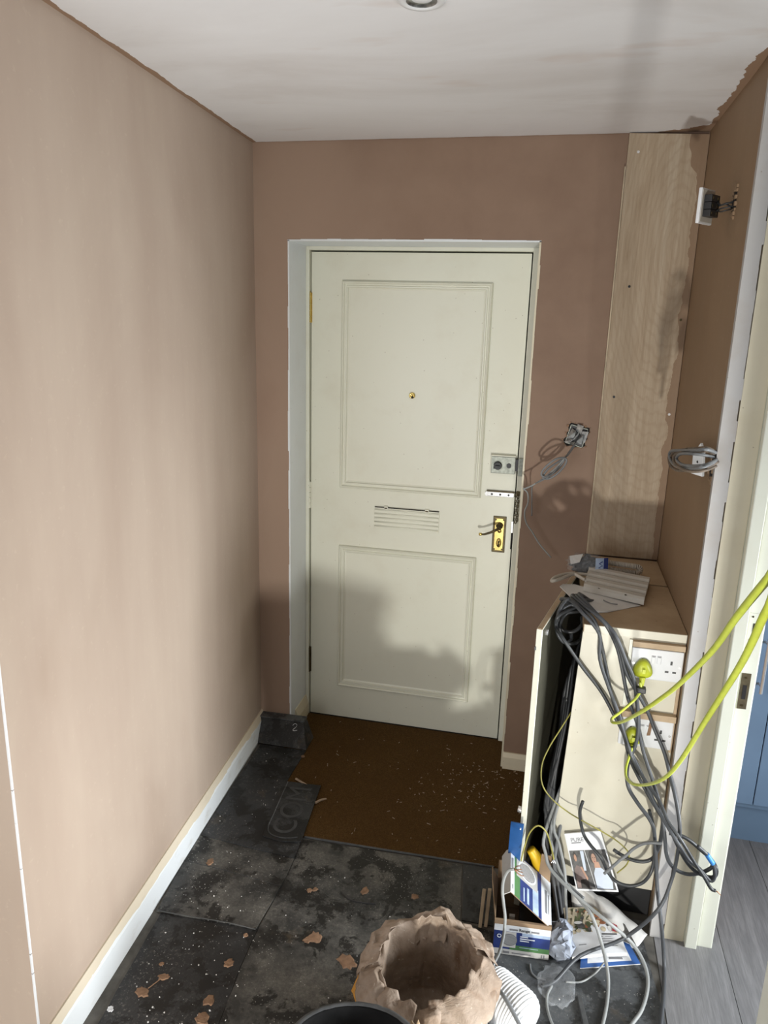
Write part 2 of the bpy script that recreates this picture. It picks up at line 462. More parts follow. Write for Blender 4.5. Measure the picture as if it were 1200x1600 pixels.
class MB:
    """collects geometry for ONE mesh object"""

    def __init__(self):
        self.v, self.f = [], []

    def add(self, vs, fs):
        o = len(self.v)
        self.v += [tuple(p) for p in vs]
        self.f += [tuple(i + o for i in q) for q in fs]
        return self

    def box(self, x0, x1, y0, y1, z0, z1):
        vs = [(x0, y0, z0), (x1, y0, z0), (x1, y1, z0), (x0, y1, z0), (x0, y0, z1), (x1, y0, z1), (x1, y1, z1), (x0, y1, z1)]
        return self.add(vs, [(3, 2, 1, 0), (4, 5, 6, 7), (0, 1, 5, 4), (1, 2, 6, 5), (2, 3, 7, 6), (3, 0, 4, 7)])

    def hexa(self, a, b):
        """two quads (same winding) joined into a solid"""
        n = len(a)
        vs = list(a) + list(b)
        fs = [tuple(range(n - 1, -1, -1)), tuple(range(n, 2 * n))]
        fs += [(i, (i + 1) % n, n + (i + 1) % n, n + i) for i in range(n)]
        return self.add(vs, fs)

    def slab(self, pts, z0, z1):
        """flat outline (x, y) given depth in z"""
        return self.hexa([(x, y, z0) for x, y in pts], [(x, y, z1) for x, y in pts])

    def plate(self, pts, t):
        """planar 3-D outline given thickness t along its normal"""
        p = [Vector(q) for q in pts]
        n = Vector((0, 0, 0))
        for i in range(len(p)):
            n += p[i].cross(p[(i + 1) % len(p)])
        n.normalize()
        return self.hexa([q for q in p], [q + n * t for q in p])

    def tube(self, pts, r, sides=8, sub=5, taper=None, cap=True):
        p = [Vector(q) for q in pts]
        if sub > 1 and len(p) > 2:
            q = []
            for i in range(len(p) - 1):
                a, b, c, d = p[max(i - 1, 0)], p[i], p[i + 1], p[min(i + 2, len(p) - 1)]
                for k in range(sub):
                    t = k / sub
                    q.append(0.5 * ((2 * b) + (c - a) * t + (2 * a - 5 * b + 4 * c - d) * t * t + (3 * b - a - 3 * c + d) * t ** 3))
            q.append(p[-1])
            p = q
        m = len(p)
        vs, fs = [], []
        t0 = (p[1] - p[0]).normalized()
        nrm = t0.orthogonal().normalized()
        for i in range(m):
            t = (p[min(i + 1, m - 1)] - p[max(i - 1, 0)])
            t = t.normalized() if t.length > 1e-9 else t0
            nrm = (nrm - t * nrm.dot(t))
            nrm = nrm.normalized() if nrm.length > 1e-6 else t.orthogonal().normalized()
            bn = t.cross(nrm)
            rr = r if taper is None else r * taper(i / (m - 1))
            for k in range(sides):
                a = 2 * PI * k / sides
                vs.append(p[i] + nrm * (rr * math.cos(a)) + bn * (rr * math.sin(a)))
        for i in range(m - 1):
            for k in range(sides):
                k2 = (k + 1) % sides
                fs.append((i * sides + k, i * sides + k2, (i + 1) * sides + k2, (i + 1) * sides + k))
        if cap:
            fs.append(tuple(range(sides - 1, -1, -1)))
            fs.append(tuple((m - 1) * sides + k for k in range(sides)))
        return self.add(vs, fs)

    def cyl(self, a, b, r, sides=20, r2=None):
        k = (r2 / r) if r2 else 1
        return self.tube([a, b], r, sides, 1, (lambda t: 1 + (k - 1) * t))

    def lathe(self, prof, c, sides=48, fn=None):
        """rings of (radius, z) about the point c; fn(angle, i, r, z) -> (r, z) may crumple it"""
        vs, fs = [], []
        for i, (r, z) in enumerate(prof):
            for k in range(sides):
                a = 2 * PI * k / sides
                rr, zz = fn(a, i, r, z) if fn else (r, z)
                vs.append((c[0] + rr * math.cos(a), c[1] + rr * math.sin(a), c[2] + zz))
        for i in range(len(prof) - 1):
            for k in range(sides):
                k2 = (k + 1) % sides
                fs.append((i * sides + k, i * sides + k2, (i + 1) * sides + k2, (i + 1) * sides + k))
        return self.add(vs, fs)

    def grid(self, fn, nu, nv, thick=0.0):
        vs = [fn(i / nu, j / nv) for j in range(nv + 1) for i in range(nu + 1)]
        w = nu + 1
        fs = [(j * w + i, j * w + i + 1, (j + 1) * w + i + 1, (j + 1) * w + i) for j in range(nv) for i in range(nu)]
        return self.add(vs, fs)

    def build(self, name, mat, parent=None, smooth=False, bevel=0.0, solid=0.0, crease=None):
        me = bpy.data.meshes.new(name)
        me.from_pydata(self.v, [], self.f)
        me.validate()
        bm = bmesh.new()
        bm.from_mesh(me)
        bmesh.ops.recalc_face_normals(bm, faces=bm.faces)
        if bevel:
            es = [e for e in bm.edges if len(e.link_faces) == 2 and e.calc_face_angle(0) > 0.6]
            bmesh.ops.bevel(bm, geom=es, offset=bevel, segments=2, affect='EDGES', profile=0.6)
        bm.to_mesh(me)
        bm.free()
        if smooth:
            me.polygons.foreach_set('use_smooth', [True] * len(me.polygons))
        me.materials.append(MP[mat] if isinstance(mat, str) else mat)
        o = bpy.data.objects.new(name, me)
        COL.objects.link(o)
        if crease is not None:
            at = me.attributes.new('crease_edge', 'FLOAT', 'EDGE')
            at.data.foreach_set('value', [crease] * len(me.edges))
            sd = o.modifiers.new('folds', 'SUBSURF')
            sd.levels = sd.render_levels = 2
        if solid:
            s = o.modifiers.new('thickness', 'SOLIDIFY')
            s.thickness = solid
            s.offset = 0
        if parent:
            o.parent = parent
        return o


def tag(o, label=None, cat=None, group=None, kind=None):
    if label:
        o['label'] = label
    if cat:
        o['category'] = cat
    if group:
        o['group'] = group
    if kind:
        o['kind'] = kind
    return o


def thing(name, label, cat, group=None):
    o = bpy.data.objects.new(name, None)
    o.empty_display_size = 0.05
    COL.objects.link(o)
    return tag(o, label, cat, group)


def structure(o):
    o['kind'] = 'structure'
    return o


def box(name, mat, parent, x0, x1, y0, y1, z0, z1, bevel=0.0):
    return MB().box(x0, x1, y0, y1, z0, z1).build(name, mat, parent, bevel=bevel)


def lettering(name, txt, mat, parent, origin, right, up, size, depth=0.0004, align='LEFT', bold=0.0):
    cu = bpy.data.curves.new(name, 'FONT')
    cu.body = txt
    cu.size = size
    cu.extrude = depth
    cu.align_x = align
    cu.offset = bold
    tmp = bpy.data.objects.new(name, cu)
    COL.objects.link(tmp)
    bpy.context.view_layer.update()
    me = bpy.data.meshes.new_from_object(tmp.evaluated_get(bpy.context.evaluated_depsgraph_get()))
    bpy.data.objects.remove(tmp)
    r = Vector(right).normalized()
    u = Vector(up)
    u = (u - r * u.dot(r)).normalized()
    n = r.cross(u)
    mt = Matrix((r, u, n)).transposed().to_4x4()
    mt.translation = Vector(origin)
    me.transform(mt)
    me.materials.clear()
    me.materials.append(MP[mat])
    me.name = name
    o = bpy.data.objects.new(name, me)
    COL.objects.link(o)
    if parent:
        o.parent = parent
    return o

H = 2.329          # ceiling height
W = 1.518          # right-hand wall
A = -0.0476        # the left wall leans in by this much per metre


def lx(y):
    return A * y

# ------------------------------------------------------------------ room shell
structure(box('floor', 'subfloor', None, -1.6, 1.524, -4.6, 0.28, -0.06, 0.0))
structure(box('ceiling', 'ceiling', None, -1.7, 1.75, -4.6, 0.28, H, H + 0.1))
structure(MB().slab([(0, 0.28), (-0.12, 0.28), (-0.12, -1.5385), (lx(-1.5385), -1.5385), (0, 0)], -0.001, H + 0.001).build('wall_left', 'plaster'))
structure(box('wall_near', 'plaster', None, -1.6, -0.12, -1.5385, -1.40, -0.001, H + 0.001))
b = MB()
b.box(-0.001, 0.132, 0.0, 0.28, -0.001, H + 0.001)
b.box(1.0263, W + 0.01, 0.0, 0.28, -0.001, H + 0.001)
b.box(0.132, 1.0263, 0.0, 0.28, 2.0043, H + 0.001)
structure(b.build('wall_back', 'plaster_back'))
b = MB()
b.box(W, 1.66, -0.735, 0.28, -0.001, H + 0.001)
b.box(W, 1.66, -1.66, -0.735, 2.315, H + 0.001)
b.box(W, 1.66, -4.6, -1.66, -0.001, H + 0.001)
structure(b.build('wall_right', 'plaster_damp'))

# metal angle bead showing through at the near end of the left wall: broken bright lengths
b = MB()
random.seed(5)
z = 0.02
while z < 1.01:
    L = random.uniform(0.05, 0.16)
    if random.random() < 0.97:
        xw = lx(-1.5385)
        b.box(xw - 0.0016, xw + 0.0020, -1.5410, -1.5365, z, z + L - random.uniform(0.000, 0.003))
    z += L
structure(b.build('trim_1', 'white_plastic'))

# skirting along the left wall: square face, sloped top
def run_profile(name, mat, prof, p0, p1, inward):
    """extrude a (depth, height) outline from p0 to p1; inward = unit vector into the room"""
    a = [(p0[0] + inward[0] * d, p0[1] + inward[1] * d, h) for d, h in prof]
    c = [(p1[0] + inward[0] * d, p1[1] + inward[1] * d, h) for d, h in prof]
    return MB().hexa(a, c).build(name, mat)

prof = [(0, 0), (0.017, 0), (0.017, 0.080), (0.013, 0.090), (0.008, 0.103), (0.005, 0.108), (0, 0.108)]
structure(run_profile('baseboard_left', 'skirting', prof, (0, 0), (lx(-1.5385), -1.5385), (1, 0)))
prof = [(0, 0), (0.016, 0), (0.016, 0.058), (0.006, 0.074), (0, 0.074)]
structure(run_profile('baseboard_back', 'cream_old', prof, (1.030, 0), (1.26, 0), (0, -1)))
prof = [(0, 0), (0.014, 0), (0.014, 0.060), (0.004, 0.10), (0, 0.10)]
structure(run_profile('baseboard_reveal', 'cream_old', prof, (0.1355, 0.045), (0.1355, 0.185), (1, 0)))

# painted reveal of the front door
b = MB()
random.seed(11)
def ragged(z0, z1, x0, x1, n=26):
    out = []
    for k in range(n):
        za, zb = z0 + (z1 - z0) * k / n, z0 + (z1 - z0) * (k + 1) / n
        j = random.uniform(-0.0015, 0.0022)
        out.append((x0 - j * (x0 < 0.5), x1 + j * (x0 > 0.5), za, zb))
    return out
for x0, x1, za, zb in ragged(0.0, 2.004, 0.1290, 0.1355):
    b.box(x0, x1, -0.002, 0.19, za, zb)
for k in range(18):
    xa = 0.129 + 0.9 * k / 18
    b.box(xa, xa + 0.05, -0.002, 0.19, 2.0005, 2.0070 + random.uniform(-0.0015, 0.002))
structure(b.build('trim_2', 'white_paint'))
b = MB()
for x0, x1, za, zb in ragged(0.0, 2.004, 1.0230, 1.0300):
    b.box(x0, x1, -0.002, 0.19, za, zb)
structure(b.build('trim_6', 'cream_warm'))
# door frame
fr = structure(tag(thing('trim_3', None, None), kind='structure'))
box('frame_stile', 'cream', fr, 0.1355, 0.1490, 0.186, 0.27, 0.0, 2.0005, 0.0015)
box('frame_stile', 'cream', fr, 0.9985, 1.0230, 0.186, 0.27, 0.0, 2.0005, 0.0015)
box('frame_head', 'cream', fr, 0.1490, 0.9985, 0.186, 0.27, 1.9870, 2.0005, 0.0015)
box('gap_backing', 'dark_gap', fr, 0.1485, 0.999, 0.252, 0.272, 0.0, 1.9875)  # dark sheet behind the leaf, painting the shade in the gap round it
box('threshold', 'dark_gap', fr, 0.14, 1.02, 0.200, 0.272, 0.0, 0.003)

# ------------------------------------------------------------------ front door
door = tag(thing('door_1', 'cream two-panel front door with brass lever handle and letter flap', None), kind='structure')
DF = 0.2035                                     # face of the leaf
box('leaf', 'cream', door, 0.1530, 0.9935, DF, 0.248, 0.006, 1.9815, 0.0012)

def moulding(x0, x1, z0, z1):
    prof = [(0.000, 0.0), (0.001, 0.0065), (0.005, 0.0095), (0.009, 0.0080), (0.012, 0.0035), (0.016, 0.0030), (0.019, 0.0062), (0.023, 0.0060), (0.026, 0.0018), (0.032, 0.0)]
    vs, fs = [], []
    for d, h in prof:
        h *= 1.45
        vs += [(x0 + d, DF - h, z0 + d), (x1 - d, DF - h, z0 + d), (x1 - d, DF - h, z1 - d), (x0 + d, DF - h, z1 - d)]
    for i in range(len(prof) - 1):
        for k in range(4):
            k2 = (k + 1) % 4
            fs.append((i * 4 + k, i * 4 + k2, (i + 1) * 4 + k2, (i + 1) * 4 + k))
    return MB().add(vs, fs).build('panel_moulding', 'cream', door)

moulding(0.279, 0.860, 1.058, 1.877)
moulding(0.279, 0.858, 0.161, 0.809)

# spy hole
sp = MB().lathe([(0.0, 0.0), (0.0105, 0.0), (0.0125, 0.004), (0.0105, 0.009), (0.0065, 0.011), (0.005, 0.008), (0, 0.008)], (0, 0, 0), 24)
sp.v = [(0.569 + x, DF - z, 1.449 + y) for x, y, z in sp.v]
spy = sp.build('spyhole', 'brass', door, True)
MB().cyl((0.572, DF - 0.008, 1.443), (0.572, DF - 0.0125, 1.443), 0.0048, 16).build('lens', 'dark_metal', spy, True)

# letter flap with ridges and two spring hinges
lf = box('letter_flap', 'cream', door, 0.4285, 0.6985, DF - 0.006, DF, 0.897, 0.988, 0.0015)
for k in range(5):
    zc = 0.908 + k * 0.0175
    MB().tube([(0.4305, DF - 0.0062, zc), (0.6965, DF - 0.0062, zc)], 0.0035, 8, 1).build('ridge', 'cream', lf, True)
box('slot_shadow', 'dark_gap', lf, 0.431, 0.697, DF - 0.0068, DF - 0.004, 0.986, 0.9895)
for xc in (0.478, 0.648):
    MB().box(xc - 0.008, xc + 0.008, DF - 0.009, DF, 0.976, 0.994).build('flap_hinge', 'cream', lf, bevel=0.002)
    MB().cyl((xc - 0.006, DF - 0.0095, 0.986), (xc + 0.006, DF - 0.0095, 0.986), 0.0022, 10).build('flap_pin', 'brass_dark', lf)

# rim lock and its keep
rl = box('rim_lock', 'lockface', door, 0.8950, 0.9880, DF - 0.020, DF, 1.1660, 1.2330, 0.002)
box('lock_trim', 'cream', rl, 0.8930, 0.9885, DF - 0.0185, DF, 1.2330, 1.2375, 0.001)
box('lock_trim', 'cream', rl, 0.8925, 0.8955, DF - 0.0185, DF, 1.1650, 1.2375, 0.001)
k_ = MB().cyl((0.9215, DF - 0.020, 1.197), (0.9215, DF - 0.033, 1.197), 0.0165, 24, 0.0150)
k_.build('snib_knob', 'dark_metal', rl, bevel=0.0015)
MB().box(0.9125, 0.9305, DF - 0.0400, DF - 0.032, 1.1945, 1.1995).build('snib_grip', 'dark_metal', rl, bevel=0.001)
MB().box(0.9055, 0.9100, DF - 0.0300, DF - 0.02, 1.1845, 1.1905).build('snib_pointer', 'dark_metal', rl)
MB().cyl((0.9640, DF - 0.020, 1.1985), (0.9640, DF - 0.026, 1.1985), 0.0090, 20).build('latch_button', 'dark_metal', rl)
box('lock_keep', 'lockface', fr, 1.0000, 1.0230, DF - 0.034, DF - 0.0175, 1.1630, 1.2320, 0.0015)
box('lock_bolt', 'dark_metal', rl, 0.9880, 0.9985, DF - 0.016, DF - 0.004, 1.178, 1.224)

# door-chain plate
cp = box('chain_plate', 'chrome', door, 0.8870, 0.9910, DF - 0.010, DF, 1.0710, 1.0890, 0.0015)
box('plate_rail', 'brass_dark', cp, 0.8840, 0.9930, DF - 0.012, DF - 0.001, 1.0890, 1.0935, 0.001)
MB().cyl((0.8870, DF - 0.001, 1.080), (0.8870, DF - 0.0095, 1.080), 0.0098, 18).build('plate_end', 'chrome', cp)
for xc in (0.9045, 0.9375, 0.9700):
    MB().cyl((xc, DF - 0.0095, 1.0795), (xc, DF - 0.0112, 1.0795), 0.0042, 14).build('screw_hole', 'dark_metal', cp)

# lever handle on a brass plate
lv = MB().box(0.9165, 0.9685, DF - 0.003, DF, 0.8400, 0.9900).build('lever_set', 'brass_dark', door, bevel=0.002)
MB().box(0.9245, 0.9605, DF - 0.0055, DF - 0.002, 0.8480, 0.9815).build('backplate', 'brass', lv, bevel=0.0012)
for xc, zc in ((0.9275, 0.9760), (0.9575, 0.9765), (0.9275, 0.8535), (0.9575, 0.8540)):
    MB().cyl((xc, DF - 0.005, zc), (xc, DF - 0.0068, zc), 0.0036, 12).build('screw', 'brass_dark', lv)
MB().cyl((0.9430, DF - 0.005, 0.9520), (0.9430, DF - 0.024, 0.9520), 0.0150, 24, 0.0105).build('lever_rose', 'brass_dark', lv, True)
MB().cyl((0.9440, DF - 0.005, 0.9310), (0.9440, DF - 0.008, 0.9310), 0.0085, 18).build('lever_boss', 'brass', lv, True)
MB().tube([(0.9430, DF - 0.020, 0.9520), (0.9405, DF - 0.046, 0.9500), (0.9280, DF - 0.058, 0.9440), (0.9080, DF - 0.060, 0.9340), (0.8900, DF - 0.060, 0.9270), (0.8790, DF - 0.060, 0.9255)], 0.0050, 10, 6, lambda t: 1.25 - 0.5 * t).build('lever', 'brass_dark', lv, True)
kb = MB().lathe([(0.0, -0.006), (0.005, -0.005), (0.008, 0.0), (0.0055, 0.005), (0, 0.006)], (0.8735, DF - 0.060, 0.9255), 14)
kb.build('lever_scroll', 'brass', lv, True)
es = MB().lathe([(0.0, 0.0035), (0.009, 0.0035), (0.0105, 0.0)], (0, 0, 0), 24)
es.v = [(0.9440 + x, DF - 0.0052 - z, 0.8810 + y * 1.9) for x, y, z in es.v]
es.build('escutcheon', 'brass', lv, True)
MB().cyl((0.9440, DF - 0.0085, 0.8860), (0.9440, DF - 0.0096, 0.8860), 0.0036, 12).build('keyhole', 'dark_gap', lv)
MB().box(0.9420, 0.9460, DF - 0.0096, DF - 0.0085, 0.8690, 0.8860).build('keyhole', 'dark_gap', lv)

# mortice latch let into the closing edge
ml = box('latch_plate', 'chrome', door, 0.9880, 0.9958, DF - 0.0012, DF + 0.02, 0.9250, 0.9720, 0.0006)
box('latch_rebate', 'dark_gap', ml, 0.9900, 1.0015, DF - 0.0005, DF + 0.018, 0.8570, 0.9560)

# three brass hinges
for i, (za, zb, m) in enumerate(((1.716, 1.830, 'brass'), (0.960, 1.073, 'cream'), (0.209, 0.327, 'brass_dark'))):
    h = MB()
    n = 5
    for k in range(n):
        h.cyl((0.1475, DF - 0.007, za + (zb - za) * k / n + 0.0008), (0.1475, DF - 0.007, za + (zb - za) * (k + 1) / n - 0.0008), 0.0062, 12)
    hg = h.build('hinge', m, door, False)
    tag(hg, ('polished brass butt hinge', 'hinge painted over in cream', 'dull tarnished hinge')[i])
    MB().box(0.1385, 0.1565, DF - 0.0025, DF + 0.001, za, zb).build('hinge_leaf', m, hg)
    MB().cyl((0.1475, DF - 0.007, zb), (0.1475, DF - 0.007, zb + 0.006), 0.0045, 10, 0.002).build('hinge_finial', m, hg)

# security chain hanging on the frame
ch = thing('door_chain', 'short dark security chain hanging on the door frame above the lever handle', 'chain')
random.seed(4)
zc = 1.088
for k in range(13):
    xo = 1.0045 + (0.0050 if k % 2 else -0.0020) + random.uniform(-0.002, 0.002)
    ang = random.uniform(-0.6, 0.6) + (PI / 2 if k % 2 else 0)
    pts = []
    for q in range(13):
        a = 2 * PI * q / 12
        u, v = 0.0048 * math.cos(a), 0.0078 * math.sin(a)
        pts.append((xo + u * math.cos(ang), 0.186 - 0.0050 + 0.003 * (k % 2) * -1 - abs(u * math.sin(ang)) * 0.6, zc + v))
    MB().tube(pts, 0.0014, 6, 1, None, False).build('link', 'brass_dark', ch, True)
    zc -= 0.0092
MB().box(0.9995, 1.0135, 0.180, 0.1862, 1.083, 1.101).build('chain_anchor', 'brass_dark', ch, bevel=0.0015)

# ------------------------------------------------------------------ doorway on the right and the kitchen beyond
lin = tag(thing('trim_4', None, None), kind='structure')
b = MB()
random.seed(21)
n = 46
for k in range(n):
    za, zb = H * k / n, H * (k + 1) / n
    b.box(1.5135, 1.5500 + random.uniform(-0.0035, 0.0010), -0.7520, -0.7340, za, zb)
b.build('plaster_edge', 'grey_filler', lin)
box('lining_face', 'cream_warm', lin, 1.5510, 1.6065, -0.7500, -0.7340, 0.0, 2.295, 0.001)
box('lining_face', 'cream', lin, 1.6060, 1.6830, -0.7475, -0.7340, 0.0, 2.295)
box('lining_stop', 'cream', lin, 1.6080, 1.6400, -0.7700, -0.7475, 0.0, 2.295, 0.0025)
box('architrave_nose', 'cream', lin, 1.6410, 1.6850, -0.7560, -0.7300, 0.0, 2.30, 0.004)
st = box('strike_plate', 'bronze', lin, 1.6475, 1.6705, -0.7580, -0.7555, 0.766, 0.868, 0.0006)
box('strike_hole', 'dark_gap', st, 1.6545, 1.6640, -0.7586, -0.7575, 0.795, 0.835)
for zc in (0.777, 0.856):
    MB().cyl((1.6590, -0.7578, zc), (1.6590, -0.7590, zc), 0.0030, 10).build('screw', 'brass_dark', st)
st = box('old_strike', 'cream', lin, 1.6440, 1.6680, -0.7575, -0.7555, 0.952, 1.035, 0.0006)
box('strike_hole', 'dark_gap', st, 1.6550, 1.6640, -0.7581, -0.7570, 0.985, 1.008)
for zc in (0.962, 1.026):
    MB().cyl((1.6520, -0.7573, zc), (1.6520, -0.7584, zc), 0.0026, 10).build('screw', 'brass_dark', st)
box('lining_head', 'cream', lin, 1.52, 1.683, -1.66, -0.734, 2.295, 2.315)
nj = tag(thing('trim_5', None, None), kind='structure')
box('near_lining', 'cream', nj, 1.505, 1.683, -1.662, -1.645, 0.0, 2.295, 0.001)
box('near_architrave', 'cream', nj, 1.500, 1.519, -1.720, -1.650, 0.0, 2.31, 0.004)

fk = box('floor_kitchen', 'subfloor', None, 1.524, 3.6, -2.7, 0.5, -0.06, -0.012)
structure(fk)
random.seed(8)
px_ = 1.5255
row = 0
while px_ < 2.9:
    wd = 0.190
    y = -2.7 - random.uniform(0.0, 0.9)
    while y < 0.1:
        y2 = y + 1.28
        ya, yb = max(y, -2.7), min(y2, 0.1)
        x0p = px_
        if yb > ya + 0.05:
            # the first row is notched around the doorway lining
            box('plank', 'laminate', fk, px_, px_ + wd - 0.0014, ya, yb - 0.0014, -0.012, 0.0012, 0.0005)
        y = y2
    px_ += wd
    row += 1
ku = thing('kitchen_base_cabinet', 'blue painted kitchen base cabinet seen through the doorway on the right', 'cabinet')
box('carcass', 'blue_dark', ku, 1.700, 2.580, -0.250, 0.300, 0.150, 0.870)
box('plinth', 'blue_dark', ku, 1.700, 2.580, -0.220, -0.200, 0.0012, 0.150)
for k, (xa, xb, hx) in enumerate(((1.702, 1.8785, 1.838), (1.8815, 2.220, 1.925), (2.223, 2.578, 2.53))):
    d = box('door', 'blue', ku, xa, xb, -0.272, -0.252, 0.176, 0.866, 0.0015)
    hd = MB().tube([(hx, -0.300, 0.600), (hx, -0.300, 0.790)], 0.0055, 10, 1)
    hd.cyl((hx, -0.272, 0.622), (hx, -0.300, 0.622), 0.0045, 8)
    hd.cyl((hx, -0.272, 0.768), (hx, -0.300, 0.768), 0.0045, 8)
    hd.build('handle', 'chrome', d)
box('worktop', 'white_plastic', ku, 1.695, 2.590, -0.285, 0.300, 0.870, 0.905, 0.003)
structure(box('wall_kitchen', 'plaster', None, 1.68, 3.6, 0.312, 0.400, 0.0, H))

# ------------------------------------------------------------------ floor coverings
SH = [
    ('upper dark rubber sheet beside the left skirting with the embossed doormat offcut on its edge', 'sheet_clean',
     [(.040, -.112), (.236, -.104), (.2335, -.225), (.2320, -.335), (.300, -.360), (.378, -.500), (.396, -.640), (.400, -.715), (.056, -.690), (.047, -.45), (.042, -.25)], .0072, .0100),
    ('scuffed black rubber sheet along the left skirting with painted highlight on cut front edge', 'sheet',
     [(.051, -.670), (.225, -.680), (.399, -.705), (.402, -.800), (.398, -.900), (.390, -1.0215), (.300, -1.019), (.180, -1.026), (.078, -1.030), (.062, -.85)], .0036, .0068),
    ('gritty black rubber sheet in front of the left skirting nearest the camera', 'sheet_dark',
     [(.090, -1.010), (.394, -1.005), (.398, -1.15), (.412, -1.30), (.445, -1.80), (.145, -1.80), (.122, -1.40), (.108, -1.22)], .0, .0030),
    ('large stained black rubber sheet in the middle of the hall floor', 'sheet',
     [(.398, -.612), (.66, -.604), (.942, -.598), (.952, -.72), (.965, -.835), (1.070, -.855), (1.073, -1.80), (.447, -1.80), (.414, -1.30), (.400, -1.15), (.396, -1.0), (.404, -.80)], .0, .0031),
    ('small black rubber offcut between the coir mat and the open fan box', 'sheet_clean',
     [(.9455, -.594), (1.040, -.588), (1.062, -.832), (.9685, -.833)], .0, .0036),
    ('dusty sheet painted daylight grey under the magazines by the kitchen doorway', 'sheet_grey',
     [(1.066, -.590), (1.21, -.592), (1.22, -.690), (1.500, -.700), (1.492, -.760), (1.505, -.90), (1.521, -1.04), (1.523, -1.80), (1.075, -1.80), (1.072, -.87)], .0, .0028),
]
sheets = []
for lab, m, pts, z0, z1 in SH:
    # ragged cut edges: subdivide each side and jitter
    out = []
    random.seed(len(out) + int(z1 * 1e5) + len(pts))
    for i in range(len(pts)):
        a, c = pts[i], pts[(i + 1) % len(pts)]
        k = max(1, int(math.dist(a, c) / 0.05))
        for q in range(k):
            t = q / k
            j = 0.0016 if q else 0.0
            out.append((a[0] + (c[0] - a[0]) * t + random.uniform(-j, j), a[1] + (c[1] - a[1]) * t + random.uniform(-j, j)))
    o = MB().slab(out, z0, z1).build('rubber_sheet', m)
    tag(o, lab, 'floor sheet')
    sheets.append(o)
# a crease pressed into the long scuffed sheet, and a highlight painted along its front edge
MB().tube([(.058, -.815, .0070), (.20, -.822, .0071), (.398, -.842, .0070)], .0011, 6, 3).build('crease', 'sheet_clean', sheets[1])
MB().tube([(.079, -1.0285, .0068), (.18, -1.0250, .0068), (.30, -1.0185, .0068), (.389, -1.0215, .0068)], .0013, 6, 3).build('edge_highlight', 'grey_wood', sheets[1])

# doormat offcut with raised letters, laid over the coir edge
dm = tag(MB().slab([(.2330, -.330), (.3685, -.322), (.3800, -.450), (.3985, -.640), (.330, -.655), (.262, -.645)], .0101, .0145).build('doormat_offcut', 'sheet_clean', bevel=.001),
         'black rubber doormat offcut with raised letters lying over the left edge of the coir mat', 'doormat')
MB().tube([(.2400, -.333, .0148), (.2480, -.43, .0148), (.2560, -.52, .0148), (.2620, -.590, .0148), (.2780, -.624, .0148), (.312, -.638, .0148), (.352, -.634, .0148), (.3780, -.622, .0148)], .0020, 8, 5).build('raised_border', 'sheet_grey', dm, True)
lettering('raised_letters', 'COM', 'rubber_raised', dm, (.3600, -.618, .0146), (-.075, 1, 0), (-1, -.075, 0), .118, .0010)

mat_o = MB().slab([(.140, .193), (1.021, .193), (1.021, -.003), (1.275, -.003), (1.275, -.588), (1.045, -.582), (.66, -.594), (.400, -.601), (.200, -.600), (.140, -.110)], 0.0, .0066).build('coir_doormat', 'coir')
tag(mat_o, 'large brown coir mat filling the floor before the front door', 'mat')
MB().slab([(.398, -.6010), (.66, -.5940), (1.045, -.5820), (1.045, -.5865), (.66, -.5995), (.398, -.6065)], .0034, .0074).build('edge_strip', 'grey_wood', mat_o)
# a loose fringe of pile over the mat
b = MB()
random.seed(31)
def in_mat(x, y):
    if not (.150 < x < 1.26 and -.58 < y < .185):
        return False
    if x < .40 and y < -.32 or x < .245:
        return y > -.10 and x > .24
    return not (x > 1.01 and y > -.01)
cnt = 0
while cnt < 9000:
    x, y = random.uniform(.15, 1.26), random.uniform(-.59, .185)
    if not in_mat(x, y):
        continue
    a, L, t = random.uniform(0, 2 * PI), random.uniform(.003, .007), .0005
    dx, dy = math.cos(a), math.sin(a)
    z1 = .0066 + random.uniform(.0008, .0028)
    b.add([(x - dy * t, y + dx * t, .0064), (x + dy * t, y - dx * t, .0064), (x + dx * L, y + dy * L, z1)], [(0, 1, 2)])
    cnt += 1
tag(b.build('coir_pile', 'coir', mat_o), kind='stuff')

# black block in the corner by the hinges
bk = thing('black_block', 'low black rubber faced block in the corner beside the door hinges', 'block')
MB().hexa([(.024, -.104, .0105), (.236, -.104, .0105), (.236, -.004, .0105), (.024, -.004, .0105)], [(.012, -.040, .094), (.204, -.044, .099), (.204, -.004, .099), (.012, -.004, .094)]).build('block_body', 'sheet_clean', bk, bevel=.002)
MB().hexa([(.006, -.043, .0945), (.207, -.047, .0995), (.207, -.002, .0995), (.006, -.002, .0945)], [(.006, -.043, .1000), (.207, -.047, .1050), (.207, -.002, .1050), (.006, -.002, .1000)]).build('top_sheet', 'sheet_grey', bk, bevel=.0015)
MB().tube([(.160 + dx_, -.1065 + .72 * dz_, .0095 + dz_) for dx_, dz_ in ((.000, .074), (.008, .081), (.018, .078), (.015, .070), (.004, .060), (.011, .058), (.023, .061))], .0012, 6, 4).build('chalk_mark', 'ink_white', bk)

